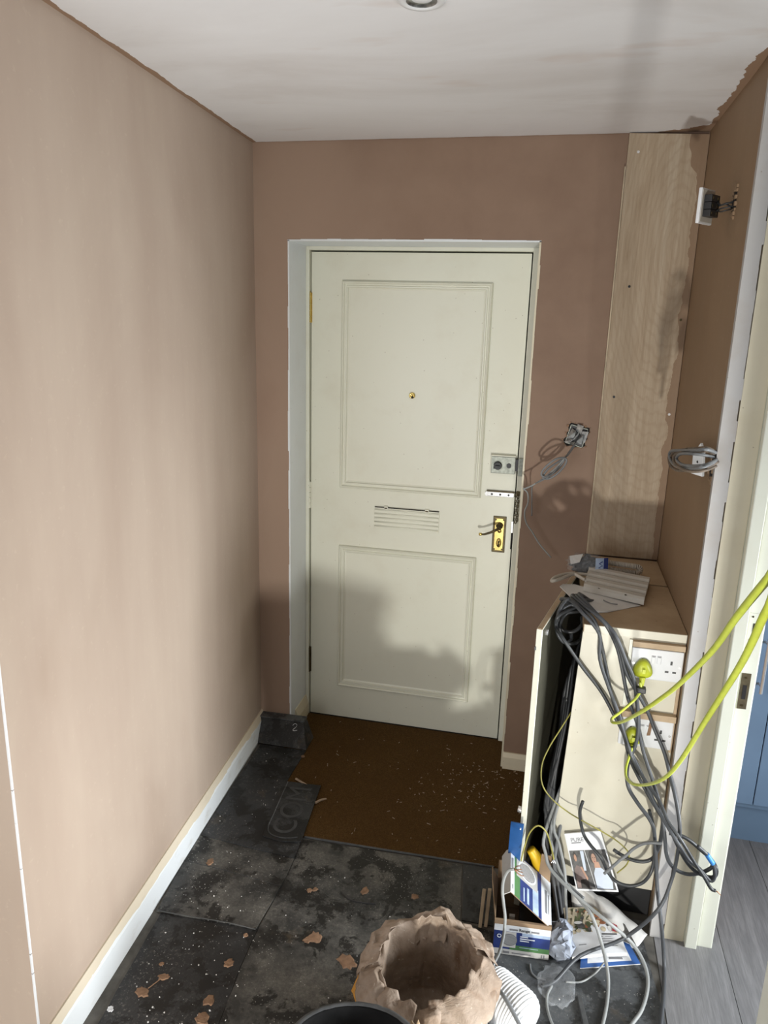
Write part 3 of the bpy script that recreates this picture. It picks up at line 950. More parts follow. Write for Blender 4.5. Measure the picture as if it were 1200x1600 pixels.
# ------------------------------------------------------------------ boxing panel, downlight
bp = thing('plywood_boxing', 'tall bare plywood boxing panel in the corner right of the front door', 'panel')
MB().hexa([(1.2765, -.022, .934), (1.5165, -.022, .934), (1.5165, -.0005, .934), (1.2765, -.0005, .934)], [(1.2775, -.022, H - .004), (1.5165, -.022, H - .012), (1.5165, -.0005, H - .012), (1.2775, -.0005, H - .004)]).build('board', 'ply', bp)
MB().box(1.2725, 1.2765, -.019, -.0005, .934, H - .10).build('edge_bead', 'timber', bp)
for xc, zc, m in ((1.3095, 2.270, 'chrome'), (1.312, 1.50, 'dark_metal'), (1.3245, 1.862, 'dark_metal'), (1.497, 1.45, 'chrome'), (1.497, 1.76, 'brass_dark')):
    s = MB().cyl((xc, -.0215, zc), (xc, -.0236, zc), .0042, 14)
    s.build('screw', m, bp)

dl = thing('ceiling_downlight', 'round white recessed downlight in the ceiling at the top of the picture', 'light')
MB().lathe([(.0300, -.0045), (.0330, -.0068), (.0420, -.0062), (.0465, -.0025), (.0470, 0.0)], (.803, -1.108, H), 48).build('bezel', 'white_plastic', dl, True)
MB().lathe([(.0300, -.0045), (.0270, -.0010), (.0200, -.0004)], (.803, -1.108, H), 48).build('baffle', 'steel', dl, True)
MB().lathe([(.0200, -.0006), (.0120, -.0030), (.0001, -.0040)], (.803, -1.108, H), 40).build('lens', 'white_plastic', dl, True)

# ------------------------------------------------------------------ meter cupboard
cb = thing('meter_cupboard', 'low cream cupboard with open side door and two double sockets on its front', 'cupboard')
MB().hexa([(1.2130, -.685, .104), (1.5165, -.685, .104), (1.5165, -.668, .104), (1.2130, -.668, .104)], [(1.2440, -.685, .9050), (1.5165, -.685, .9050), (1.5165, -.668, .9050), (1.2440, -.668, .9050)]).build('front_panel', 'cream_mid', cb)
tp = MB().hexa([(1.2440, -.6900, .9050), (1.5165, -.6900, .9050), (1.5165, -.3020, .9050), (1.2440, -.3020, .9050)], [(1.2430, -.6900, .9300), (1.5165, -.6900, .9300), (1.5165, -.3020, .9300), (1.2430, -.3020, .9300)]).build('top_board', 'cab_top', cb, bevel=.0012)
MB().box(1.2450, 1.5165, -.6925, -.6895, .9060, .9292).build('top_lipping', 'cream_mid', tp, bevel=.0008)
MB().box(1.2430, 1.5165, -.2860, -.0225, .9050, .9290).build('top_board', 'cab_top', cb, bevel=.0012)
MB().box(1.2600, 1.5165, -.3020, -.2860, .9030, .9120).build('gap_fillet', 'dark_gap', cb)
MB().box(1.3780, 1.5150, -.7010, -.6850, .8830, .8985).build('batten', 'batten', cb, bevel=.0012)
MB().box(1.3480, 1.5150, -.7030, -.6850, .6690, .6880).build('batten', 'batten', cb, bevel=.0012)
MB().box(1.5080, 1.5162, -.6900, -.6850, .5700, .8800).build('side_gap', 'batten', cb)
MB().box(1.3700, 1.3780, -.6905, -.6850, .7000, .8985).build('trim_strip', 'cream', cb)
MB().box(1.2640, 1.3020, -.6450, -.6100, .0100, .9050).build('corner_post', 'cream_old', cb)
MB().box(1.2180, 1.5165, -.6700, -.6580, .0030, .1060).build('kickboard', 'black_plastic', cb)
MB().box(1.2450, 1.5165, -.0360, -.0060, .0100, .9050).build('back_panel', 'cream_old', cb)
# door hinged at the back, standing a little open into the hall
p_out, p_hinge = Vector((1.1165, -.7600, 0)), Vector((1.2640, -.0420, 0))
dd = (p_hinge - p_out).normalized()
nn = Vector((dd.y, -dd.x, 0)) * .0170
za, zb = .030, .928
q = [p_out, p_out + nn, p_hinge + nn, p_hinge]
dr = MB().hexa([(v.x, v.y, za) for v in q], [(v.x, v.y, zb) for v in q]).build('door', 'cream', cb, bevel=.0015)
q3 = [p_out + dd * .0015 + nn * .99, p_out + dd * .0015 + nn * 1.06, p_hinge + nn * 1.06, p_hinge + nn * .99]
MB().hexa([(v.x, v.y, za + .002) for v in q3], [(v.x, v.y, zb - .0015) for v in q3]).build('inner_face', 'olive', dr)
q2 = [p_out + dd * .003 + nn * .1, p_out + dd * .003 + nn * .9, p_hinge + nn * .9, p_hinge + nn * .1]
MB().hexa([(v.x, v.y, zb - .0004) for v in q2], [(v.x, v.y, zb + .0012) for v in q2]).build('raw_top_edge', 'batten', dr)
c = p_out + dd * .045 + nn
MB().cyl((c.x, c.y, .905), (c.x + nn.x * .35, c.y + nn.y * .35, .905), .0085, 16).build('catch', 'chrome', dr)
c = p_out - dd * .0005 + nn * .1
MB().box(c.x - .0035, c.x + .001, c.y - .0015, c.y + .003, .866, .876).build('hook_eye', 'dark_metal', dr)
c = p_out + dd * .02
MB().cyl((c.x, c.y, .345), (c.x - nn.x * .8, c.y - nn.y * .8, .345), .0095, 16).build('knob', 'chrome', dr, True)


def double_socket(name, label, x0, x1, z0, z1, paint):
    s = thing(name, label, 'socket', 'double sockets on the cupboard front')
    MB().box(x0, x1, -.6945, -.6850, z0, z1).build('faceplate', 'white_plastic', s, bevel=.0025)
    w, h = x1 - x0, z1 - z0
    for u in (.425, .535):
        r = MB().box(x0 + w * u - .0055, x0 + w * u + .0055, -.6975, -.6940, z0 + h * .55, z0 + h * .80).build('rocker', 'white_plastic', s, bevel=.001)
        MB().box(x0 + w * u - .0040, x0 + w * u + .0040, -.6979, -.6974, z0 + h * .765, z0 + h * .785).build('on_mark', 'ink_grey', r)
    for cx in (.22, .78):
        for du, dv, sx, sz in ((0, .165, .0028, .0055), (-.072, -.13, .0048, .0026), (.072, -.13, .0048, .0026)):
            xc, zc = x0 + w * (cx + du), z0 + h * (.45 + dv)
            MB().box(xc - sx, xc + sx, -.6951, -.6944, zc - sz, zc + sz).build('pin_hole', 'black_plastic', s)
    for u in (.055, .945):
        MB().cyl((x0 + w * u, -.6944, z0 + h * .5), (x0 + w * u, -.6957, z0 + h * .5), .0036, 12).build('screw', 'chrome', s)
    if paint:
        MB().hexa([(x0 + w * .52, -.6980, z0 + h * .45), (x0 + w * .585, -.6980, z0 + h * .47), (x0 + w * .60, -.6980, z0 + h * .93), (x0 + w * .545, -.6980, z0 + h * .92)],
                  [(x0 + w * .52, -.6988, z0 + h * .45), (x0 + w * .585, -.6988, z0 + h * .47), (x0 + w * .60, -.6988, z0 + h * .93), (x0 + w * .545, -.6988, z0 + h * .92)]).build('plaster_smear', 'splat', s)
    return s

double_socket('double_socket', 'upper white double socket on the cream cupboard front', 1.3790, 1.5140, .7880, .8785, False)
double_socket('double_socket', 'lower white double socket with a plaster smear, behind the grey cables', 1.3690, 1.5120, .5790, .6660, True)

# ------------------------------------------------------------------ cables
CABLES = {
 'bundle_a': (0.0052, [(1.3,-0.45,0.86),(1.25,-0.55,0.93),(1.18,-0.66,0.939),(1.169,-0.66,0.902),(1.191,-0.7,0.883),(1.249,-0.7,0.806),(1.307,-0.7,0.738),(1.349,-0.72,0.677),(1.38,-0.72,0.622),(1.403,-0.72,0.552),(1.437,-0.76,0.504),(1.492,-0.76,0.42),(1.512,-0.8,0.412),(1.541,-0.83,0.368),(1.567,-0.83,0.328),(1.596,-0.83,0.302),(1.63,-0.83,0.295),(1.64,-0.84,0.315),(1.635,-0.84,0.339),(1.622,-0.82,0.348),(1.596,-0.82,0.369),(1.568,-0.82,0.39),(1.54,-0.82,0.402),(1.513,-0.82,0.403)]),
 'bundle_b': (0.0052, [(1.3,-0.4,0.85),(1.184,-0.55,0.941),(1.204,-0.62,0.969),(1.235,-0.69,0.963),(1.285,-0.71,0.914),(1.294,-0.71,0.839),(1.326,-0.71,0.757),(1.361,-0.725,0.683),(1.393,-0.725,0.596),(1.434,-0.75,0.528),(1.477,-0.79,0.459),(1.514,-0.83,0.415),(1.538,-0.845,0.387),(1.565,-0.845,0.35),(1.596,-0.845,0.326),(1.627,-0.845,0.296),(1.636,-0.845,0.314),(1.625,-0.85,0.353),(1.606,-0.85,0.379),(1.581,-0.85,0.399)]),
 'bundle_c': (0.0048, [(1.3,-0.4,0.87),(1.208,-0.6,0.97),(1.233,-0.67,0.968),(1.272,-0.705,0.945),(1.301,-0.705,0.857),(1.32,-0.705,0.789),(1.342,-0.705,0.715),(1.365,-0.74,0.669),(1.402,-0.74,0.575),(1.435,-0.77,0.531),(1.478,-0.81,0.49),(1.502,-0.84,0.452),(1.536,-0.86,0.416),(1.58,-0.86,0.351),(1.606,-0.86,0.316),(1.627,-0.86,0.284),(1.639,-0.86,0.279)]),
 'bundle_d': (0.0052, [(1.32,-0.4,0.87),(1.212,-0.58,0.971),(1.24,-0.66,0.971),(1.291,-0.71,0.953),(1.333,-0.71,0.886),(1.355,-0.71,0.82),(1.379,-0.71,0.735),(1.413,-0.71,0.657),(1.434,-0.73,0.588),(1.465,-0.76,0.515),(1.487,-0.79,0.461),(1.502,-0.81,0.397),(1.517,-0.81,0.323),(1.541,-0.81,0.288),(1.576,-0.81,0.277),(1.603,-0.83,0.303),(1.626,-0.83,0.322),(1.631,-0.83,0.334)]),
 'bundle_e': (0.0052, [(1.32,-0.4,0.86),(1.221,-0.58,0.972),(1.261,-0.68,0.967),(1.313,-0.715,0.931),(1.345,-0.715,0.872),(1.372,-0.715,0.801),(1.427,-0.715,0.716),(1.46,-0.715,0.649),(1.49,-0.73,0.591),(1.507,-0.76,0.541),(1.522,-0.8,0.495),(1.534,-0.83,0.439),(1.539,-0.83,0.365),(1.534,-0.83,0.27),(1.502,-0.86,0.184),(1.424,-0.848,0.06),(1.309,-0.911,0.035),(1.242,-0.991,0.012),(1.207,-1.013,0.008)]),
 'bundle_f': (0.0055, [(1.33,-0.4,0.86),(1.229,-0.58,0.977),(1.271,-0.68,0.963),(1.324,-0.72,0.923),(1.362,-0.72,0.848),(1.387,-0.72,0.798),(1.405,-0.72,0.723),(1.415,-0.725,0.658),(1.413,-0.725,0.6),(1.399,-0.725,0.536),(1.406,-0.725,0.469),(1.433,-0.75,0.435),(1.47,-0.78,0.402),(1.486,-0.78,0.351),(1.506,-0.8,0.209),(1.52,-0.84,0.134),(1.54,-0.857,0.01),(1.523,-0.973,0.01),(1.502,-1.077,0.01),(1.484,-1.164,0.01)]),
 'tail_a': (0.0048, [(1.287,-0.74,0.406),(1.282,-0.74,0.364),(1.297,-0.74,0.302),(1.318,-0.76,0.281),(1.35,-0.775,0.256),(1.374,-0.775,0.211),(1.399,-0.79,0.196),(1.435,-0.79,0.191),(1.468,-0.79,0.209),(1.486,-0.79,0.249),(1.493,-0.77,0.292),(1.49,-0.74,0.343),(1.47,-0.73,0.405)]),
 'tail_b': (0.0052, [(1.384,-0.76,0.277),(1.41,-0.76,0.263),(1.441,-0.76,0.254),(1.471,-0.76,0.256),(1.493,-0.76,0.274),(1.498,-0.79,0.336),(1.498,-0.8,0.389),(1.497,-0.8,0.422)]),
 'tail_c': (0.0045, [(1.362,-0.79,0.216),(1.382,-0.79,0.244),(1.4,-0.79,0.27),(1.416,-0.79,0.29),(1.431,-0.785,0.308),(1.452,-0.79,0.333),(1.475,-0.8,0.35),(1.502,-0.8,0.353)]),
 'earth_long': (0.002, [(1.29,-0.45,0.65),(1.261,-0.6,0.659),(1.236,-0.66,0.641),(1.207,-0.69,0.595),(1.18,-0.71,0.544),(1.164,-0.72,0.491),(1.169,-0.73,0.435),(1.2,-0.73,0.391),(1.25,-0.73,0.355),(1.302,-0.745,0.34),(1.36,-0.745,0.314),(1.397,-0.76,0.303),(1.425,-0.76,0.275),(1.425,-0.76,0.238),(1.401,-0.76,0.202)]),
 'earth_short': (0.0022, [(1.127,-0.83,0.242),(1.134,-0.81,0.278),(1.145,-0.81,0.325),(1.166,-0.81,0.352),(1.191,-0.81,0.334),(1.209,-0.81,0.284),(1.218,-0.81,0.25)]),
 'dark_0': (0.0045, [(1.33,-0.4,0.8),(1.244,-0.56,0.804),(1.229,-0.62,0.622),(1.211,-0.66,0.472),(1.201,-0.68,0.319),(1.225,-0.7,0.216),(1.256,-0.72,0.12),(1.273,-0.719,0.012)]),
 'dark_1': (0.0051, [(1.34,-0.4,0.8),(1.244,-0.54,0.787),(1.227,-0.6,0.601),(1.209,-0.66,0.465),(1.207,-0.68,0.32),(1.225,-0.7,0.216),(1.252,-0.72,0.119),(1.264,-0.733,0.016)]),
 'dark_2': (0.0057, [(1.35,-0.4,0.8),(1.244,-0.52,0.77),(1.226,-0.58,0.579),(1.207,-0.66,0.458),(1.193,-0.68,0.318),(1.23,-0.7,0.217),(1.248,-0.72,0.119),(1.263,-0.746,0.02)]),
 'dark_3': (0.0045, [(1.36,-0.4,0.8),(1.245,-0.5,0.752),(1.221,-0.62,0.589),(1.205,-0.66,0.451),(1.196,-0.68,0.318),(1.232,-0.7,0.217),(1.244,-0.72,0.118),(1.264,-0.744,0.012)]),
 'dark_4': (0.0051, [(1.37,-0.4,0.8),(1.24,-0.56,0.771),(1.22,-0.6,0.567),(1.203,-0.66,0.444),(1.206,-0.68,0.32),(1.217,-0.7,0.214),(1.24,-0.72,0.117),(1.262,-0.757,0.016)]),
 'dark_5': (0.0057, [(1.38,-0.4,0.8),(1.24,-0.54,0.753),(1.219,-0.58,0.545),(1.201,-0.66,0.438),(1.191,-0.68,0.317),(1.22,-0.7,0.215),(1.236,-0.72,0.116),(1.262,-0.769,0.02)]),
 'dark_6': (0.0045, [(1.39,-0.4,0.8),(1.24,-0.52,0.735),(1.214,-0.62,0.556),(1.199,-0.66,0.431),(1.197,-0.68,0.318),(1.222,-0.7,0.215),(1.232,-0.72,0.115),(1.257,-0.769,0.012)]),
 'dark_7': (0.0051, [(1.4,-0.4,0.8),(1.241,-0.5,0.717),(1.213,-0.6,0.534),(1.197,-0.66,0.424),(1.186,-0.68,0.316),(1.221,-0.7,0.215),(1.228,-0.72,0.114),(1.252,-0.782,0.016)]),
 'dark_8': (0.0057, [(1.41,-0.4,0.8),(1.236,-0.56,0.736),(1.211,-0.58,0.511),(1.194,-0.66,0.417),(1.189,-0.68,0.317),(1.2,-0.7,0.211),(1.224,-0.72,0.113),(1.252,-0.794,0.02)]),
 'pale_a': (0.005, [(1.25,-0.62,0.45),(1.191,-0.72,0.269),(1.198,-0.74,0.208),(1.214,-0.76,0.178),(1.265,-0.8,0.156),(1.326,-0.83,0.13),(1.383,-0.86,0.113),(1.45,-0.845,0.05),(1.484,-0.882,0.02),(1.488,-0.938,0.007),(1.465,-1.018,0.007),(1.431,-1.077,0.007),(1.399,-1.149,0.007)]),
 'pale_b': (0.0048, [(1.26,-0.62,0.45),(1.208,-0.71,0.287),(1.223,-0.73,0.205),(1.252,-0.77,0.161),(1.299,-0.81,0.132),(1.333,-0.85,0.121),(1.361,-0.877,0.07),(1.38,-0.936,0.03),(1.381,-0.987,0.008),(1.367,-1.068,0.008),(1.34,-1.165,0.008)]),
 'pale_c': (0.0042, [(1.26,-0.6,0.45),(1.214,-0.71,0.31),(1.234,-0.74,0.248),(1.254,-0.77,0.188),(1.262,-0.8,0.126),(1.269,-0.83,0.07)]),
 'pale_d': (0.0055, [(1.24,-0.66,0.3),(1.224,-0.75,0.188),(1.253,-0.77,0.154),(1.281,-0.79,0.144),(1.311,-0.81,0.137)]),
 'white_flex': (0.0042, [(1.109,-0.955,0.312),(1.094,-0.955,0.303),(1.084,-0.955,0.274),(1.083,-0.955,0.237),(1.089,-0.955,0.196),(1.096,-0.96,0.156),(1.096,-0.97,0.11),(1.089,-0.985,0.068),(1.078,-1,0.043),(1.069,-1.025,0.03)]),
 'floor_a': (0.0038, [(1.234,-1.002,0.006),(1.222,-1.037,0.006),(1.223,-1.076,0.006),(1.236,-1.118,0.006),(1.257,-1.158,0.006)]),
 'floor_b': (0.0026, [(1.271,-0.98,0.006),(1.312,-0.97,0.006),(1.35,-0.932,0.006),(1.375,-0.903,0.02)]),
 'floor_c': (0.0026, [(1.174,-0.945,0.006),(1.178,-0.97,0.006),(1.192,-0.985,0.006),(1.217,-0.99,0.006)]),
 'lead_a': (0.0037, [(1.404,-0.725,0.791),(1.408,-0.73,0.771),(1.397,-0.73,0.743),(1.375,-0.75,0.727),(1.348,-0.8,0.728),(1.326,-0.86,0.743),(1.323,-0.92,0.765),(1.334,-1,0.814),(1.319,-1.343,1.024),(1.327,-1.474,1.121),(1.329,-1.598,1.211),(1.319,-1.805,1.356),(1.303,-1.951,1.457),(1.289,-2.08,1.541),(1.279,-2.2,1.62),(1.35,-2.36,1.69),(1.45,-2.44,1.66),(1.502,-2.452,1.595),(1.508,-2.47,1.45),(1.508,-2.49,0.8),(1.495,-2.55,0.12),(1.4,-2.75,0.012),(1.22,-2.95,0.006)]),
 'lead_b': (0.0037, [(1.405,-0.725,0.59),(1.398,-0.74,0.57),(1.387,-0.78,0.557),(1.383,-0.84,0.564),(1.39,-0.92,0.6),(1.403,-1.02,0.667),(1.378,-1.334,0.885),(1.367,-1.501,1.025),(1.346,-1.71,1.212),(1.324,-1.904,1.379),(1.309,-1.994,1.45),(1.297,-2.065,1.511),(1.287,-2.17,1.6),(1.36,-2.345,1.67),(1.455,-2.43,1.64),(1.495,-2.447,1.592),(1.508,-2.455,1.45),(1.508,-2.46,0.8),(1.498,-2.51,0.12),(1.42,-2.7,0.006),(1.3,-3,0.006)]),
 'bell_coil': (0.0036, [(1.205,-0.004,1.337),(1.187,-0.04,1.312),(1.171,-0.08,1.295),(1.144,-0.11,1.278),(1.112,-0.12,1.253),(1.097,-0.12,1.223),(1.119,-0.12,1.22),(1.149,-0.12,1.244),(1.17,-0.11,1.275),(1.166,-0.11,1.293),(1.134,-0.13,1.29),(1.099,-0.13,1.256),(1.092,-0.13,1.233),(1.112,-0.13,1.228),(1.146,-0.1,1.252),(1.165,-0.1,1.286)]),
 'bell_tail_a': (0.0028, [(1.168,-0.1,1.296),(1.141,-0.11,1.26),(1.105,-0.11,1.223),(1.07,-0.11,1.194),(1.043,-0.11,1.178),(1.034,-0.11,1.175),(1.049,-0.11,1.162),(1.053,-0.09,1.123),(1.044,-0.09,1.088),(1.051,-0.07,1.045),(1.076,-0.06,1.007),(1.104,-0.06,0.966),(1.149,-0.05,0.916)]),
 'bell_tail_b': (0.0022, [(1.16,-0.1,1.291),(1.126,-0.12,1.234),(1.091,-0.12,1.209),(1.064,-0.1,1.184),(1.065,-0.07,1.131),(1.069,-0.06,1.068)]),
 'bell_tail_c': (0.0028, [(1.197,-0.006,1.327),(1.177,-0.05,1.301),(1.168,-0.09,1.294)]),
 'twin_a': (0.0042, [(1.517,-0.728,1.429),(1.49,-0.775,1.446),(1.47,-0.742,1.438),(1.465,-0.577,1.409),(1.46,-0.422,1.379),(1.46,-0.374,1.358),(1.46,-0.427,1.344),(1.46,-0.544,1.353),(1.465,-0.676,1.378),(1.475,-0.783,1.402),(1.495,-0.8,1.416),(1.517,-0.752,1.417)]),
 'twin_b': (0.0042, [(1.516,-0.736,1.436),(1.475,-0.834,1.458),(1.455,-0.805,1.451),(1.45,-0.644,1.424),(1.445,-0.503,1.399),(1.445,-0.481,1.38),(1.445,-0.551,1.373),(1.445,-0.688,1.385),(1.45,-0.822,1.41),(1.46,-0.894,1.427),(1.516,-0.748,1.419)]),
 'twin_c': (0.0036, [(1.455,-0.677,1.433),(1.45,-0.647,1.421),(1.44,-0.598,1.402),(1.44,-0.601,1.385),(1.435,-0.73,1.392),(1.45,-0.804,1.398),(1.48,-0.811,1.404),(1.516,-0.749,1.406)]),
 'twin_d': (0.004, [(1.516,-0.746,1.422),(1.47,-0.868,1.428),(1.45,-0.834,1.417),(1.442,-0.719,1.399),(1.44,-0.636,1.398),(1.44,-0.674,1.418),(1.45,-0.757,1.434),(1.475,-0.783,1.437),(1.516,-0.736,1.425)]),
 'twin_e': (0.0036, [(1.516,-0.727,1.438),(1.48,-0.791,1.456),(1.465,-0.731,1.444),(1.455,-0.613,1.421),(1.448,-0.519,1.398),(1.448,-0.488,1.376),(1.448,-0.545,1.368)]),
 'loop_a': (0.005, [(1.33,-0.45,0.88),(1.232,-0.6,0.945),(1.204,-0.62,0.955),(1.18,-0.64,0.941),(1.177,-0.64,0.907),(1.192,-0.64,0.883),(1.22,-0.64,0.882),(1.243,-0.62,0.899),(1.248,-0.58,0.911),(1.33,-0.42,0.86)]),
 'loop_b': (0.005, [(1.33,-0.4,0.87),(1.224,-0.6,0.928),(1.195,-0.63,0.929),(1.181,-0.65,0.9),(1.194,-0.65,0.858),(1.22,-0.65,0.849),(1.243,-0.62,0.851),(1.256,-0.58,0.86),(1.34,-0.42,0.82)]),
 'loop_c': (0.005, [(1.33,-0.4,0.89),(1.217,-0.6,0.969),(1.188,-0.63,0.965),(1.173,-0.65,0.934),(1.173,-0.66,0.889),(1.194,-0.66,0.856),(1.216,-0.64,0.856),(1.225,-0.61,0.874),(1.33,-0.45,0.84)]),
 'sw_0': (0.0016, [(1.475,-0.487,2.053),(1.487,-0.521,2.042),(1.5,-0.531,2.045),(1.519,-0.518,2.047)]),
 'sw_1': (0.0016, [(1.475,-0.485,2.044),(1.487,-0.526,2.041),(1.5,-0.536,2.043),(1.519,-0.531,2.05)]),
 'sw_2': (0.0016, [(1.475,-0.498,2.025),(1.487,-0.525,2.025),(1.5,-0.535,2.027),(1.519,-0.52,2.033)]),
 'sw_3': (0.0016, [(1.475,-0.486,2.03),(1.487,-0.524,2.032),(1.5,-0.534,2.034),(1.519,-0.531,2.039)]),
 'sw_4': (0.0016, [(1.475,-0.489,2.05),(1.487,-0.514,2.041),(1.5,-0.524,2.043),(1.519,-0.512,2.034)]),
 'phone_lead': (0.0055, [(1.27,-0.326,0.955),(1.238,-0.329,0.955),(1.213,-0.343,0.955),(1.187,-0.384,0.955),(1.163,-0.416,0.955),(1.152,-0.411,0.95),(1.159,-0.392,0.955),(1.187,-0.351,0.955),(1.218,-0.329,0.955),(1.237,-0.355,0.955),(1.254,-0.382,0.955)]),
}



def cable(key, name, mat, label, cat='cable', group=None, sides=8):
    r, pts = CABLES[key]
    o = MB().tube(pts, r, sides, 5).build(name, mat, None, True)
    return tag(o, label, cat, group)

GB = 'grey cables hanging over the cupboard front'
ba = cable('bundle_a', 'grey_cable', 'black_sheath', 'grey cable looping lowest from the cupboard side and turning back at the taped coil', group=GB)
bb = cable('bundle_b', 'grey_cable', 'grey_plastic', 'grey cable sweeping over the cupboard corner into the coil with blue tape', group=GB)
bc = cable('bundle_c', 'grey_cable', 'black_sheath', 'thin dark cable whose stripped end hangs below the coil by the doorway', group=GB)
bd = cable('bundle_d', 'grey_cable', 'grey_plastic', 'grey cable crossing between the two sockets and making the widest loop of the coil', group=GB)
be = cable('bundle_e', 'grey_cable', 'grey_plastic', 'grey cable nearest the doorway that trails across the magazines to the clear bag', group=GB)
bf = cable('bundle_f', 'grey_cable', 'grey_plastic', 'grey cable dropping past the lower socket straight down to the kitchen floor edge', group=GB)
e = CABLES['bundle_c'][1]
p0, p1 = Vector(e[-2]), Vector(e[-1])
dv = (p1 - p0).normalized()
for k in range(3):
    MB().tube([p1, p1 + dv * .005 + Vector((0, 0, .001 * (k - 1))), p1 + dv * (.009 + .003 * k) + Vector((.002 * (k - 1), 0, -.003 * k))], .0010, 6, 3).build('bare_core', 'copper', bc, True)
bt = CABLES['bundle_b'][1]
MB().tube([bt[-2], ((bt[-2][0] + bt[-3][0]) / 2, (bt[-2][1] + bt[-3][1]) / 2, (bt[-2][2] + bt[-3][2]) / 2), bt[-3]], .0068, 10, 3).build('blue_tape', 'blue_tape', bb, True)
GT = 'loose cut cable ends before the cupboard'
cable('tail_a', 'cut_cable', 'black_sheath', 'dark cut cable standing up before the magazine and looping round to the bundle', group=GT)
cable('tail_b', 'cut_cable', 'black_sheath', 'short thick dark cable end pointing left beside the propped magazine', group=GT)
cable('tail_c', 'cut_cable', 'mid_sheath', 'curved grey cable end crossing the lower corner of the propped magazine', group=GT)
cable('earth_long', 'earth_wire', 'earth', 'long thin green and yellow wire looping from the cupboard side across its front')
eo = cable('earth_short', 'earth_wire', 'earth', 'short arched green and yellow wire above the yellow tool handle')
e = CABLES['earth_short'][1][-1]
for k in range(3):
    MB().tube([e, (e[0] + .003 * (k - 1), e[1], e[2] - .006), (e[0] + .006 * (k - 1), e[1] - .002, e[2] - .012)], .0011, 6, 3).build('bare_core', 'chrome', eo, True)
for i in range(9):
    cable('dark_%d' % i, 'dark_cable', ('dark_sheath', 'black_sheath', 'dark_sheath')[i % 3], 'dark cable in the shaded bundle hanging down inside the open cupboard side', group='dark cables in the cupboard side')
GP = 'pale cables spilling on the floor'
cable('pale_a', 'pale_cable', 'pale_sheath', 'pale grey cable sweeping widest round the magazines to the bottom of the picture', group=GP)
cable('pale_b', 'pale_cable', 'pale_sheath', 'pale grey cable running down over the floor magazine cover', group=GP)
cable('pale_c', 'pale_cable', 'pale_sheath', 'thin pale cable hanging straight down onto the grey cloth', group=GP)
cable('pale_d', 'pale_cable', 'mid_sheath', 'short thick grey cable stub below the propped magazine', group=GP)
wf = cable('white_flex', 'white_cable', 'pale_sheath', 'white flex with bare copper ends hooked over the fan box lid')
e = CABLES['white_flex'][1][0]
for k in range(4):
    MB().tube([e, (e[0] + .006 + .003 * k, e[1] - .004 * (k % 2), e[2] + .010 - .007 * k), (e[0] + .016 + .004 * k, e[1] - .003, e[2] + .016 - .010 * k)], .0013, 6, 3).build('bare_core', 'copper', wf, True)
cable('floor_a', 'thin_cable', 'pale_sheath', 'thin white cable curving on the grey floor sheet beside the ribbed hose')
cable('floor_b', 'thin_cable', 'pale_sheath', 'thin white string on the floor in front of the magazines')
cable('floor_c', 'thin_cable', 'mid_sheath', 'thin grey string on the floor under the fan box front')

la = cable('lead_a', 'extension_lead', 'lead', 'upper bright yellow extension lead from the upper socket plug', 'cable', 'yellow extension leads', 12)
lb = cable('lead_b', 'extension_lead', 'lead', 'lower bright yellow extension lead from the lower socket plug', 'cable', 'yellow extension leads', 12)


hk = thing('cable_hook', 'steel hook on the near right wall holding the yellow leads out of the picture', 'hook')
MB().tube([(1.518, -2.45, 1.585), (1.498, -2.45, 1.580), (1.488, -2.45, 1.590), (1.488, -2.45, 1.606)], .003, 8, 4).build('hook_arm', 'steel', hk, True)
MB().box(1.5145, 1.5185, -2.465, -2.435, 1.565, 1.605).build('hook_plate', 'steel', hk, bevel=.001)


def plug(lead, x, z, s):
    m = MB().lathe([(0, 0), (.0235, 0), (.0255, .003), (.0250, .012), (.0220, .018), (.0130, .022), (0, .023)], (0, 0, 0), 28,
                   lambda a, i, r, zz: (r * (1.0 + .10 * math.cos(3 * a + PI / 2)), zz))
    m.v = [(x + s * a, -.6950 - s * c, z + s * 1.05 * b_) for a, b_, c in m.v]
    p = m.build('plug', 'plug', lead, True)
    MB().tube([(x, -.712, z - .020 * s), (x - .0005, -.716, z - .032 * s), (x - .001, -.720, z - .046 * s)], .0085 * s, 10, 3, lambda t: 1.1 - .5 * t).build('plug_neck', 'plug', p, True)
    MB().box(x - .004, x + .004, -.7262 * 1 + 0.0, -.7240, z - .003, z + .009).build('plug_rating', 'plug', p)
    return p

plug(la, 1.4110, .8205, 1.0)
plug(lb, 1.4060, .6120, .95)
tt = Vector(CABLES['lead_a'][1][1])
MB().box(tt.x - .011, tt.x + .013, tt.y - .009, tt.y + .009, tt.z - .007, tt.z + .009).build('cable_tie', 'black_plastic', la, bevel=.003)

# ------------------------------------------------------------------ back boxes and loose fittings on the walls
bx = thing('wall_box', 'galvanised back box in a ragged hole to the right of the front door', 'back box')
random.seed(14)
rot = math.radians(-14)
def bpnt(u, v, y):
    return (1.2010 + u * math.cos(rot) - v * math.sin(rot), y, 1.3560 + u * math.sin(rot) + v * math.cos(rot))
m = MB()
hw, hh, t = .031, .034, .0018
for (u0, u1, v0, v1) in ((-hw, -hw + t, -hh, hh), (hw - t, hw, -hh, hh), (-hw, hw, -hh, -hh + t), (-hw, hw, hh - t, hh)):
    a = [bpnt(u0, v0, -.0005), bpnt(u1, v0, -.0005), bpnt(u1, v1, -.0005), bpnt(u0, v1, -.0005)]
    m.hexa(a, [(p[0], -.0065, p[2]) for p in a])
m.build('box_sides', 'lockface', bx)
a = [bpnt(-hw, -hh, -.0004), bpnt(hw, -hh, -.0004), bpnt(hw, hh, -.0004), bpnt(-hw, hh, -.0004)]
m = MB().hexa(a, [(p[0], -.0022, p[2]) for p in a])
m.build('box_back', 'dark_metal', bx)
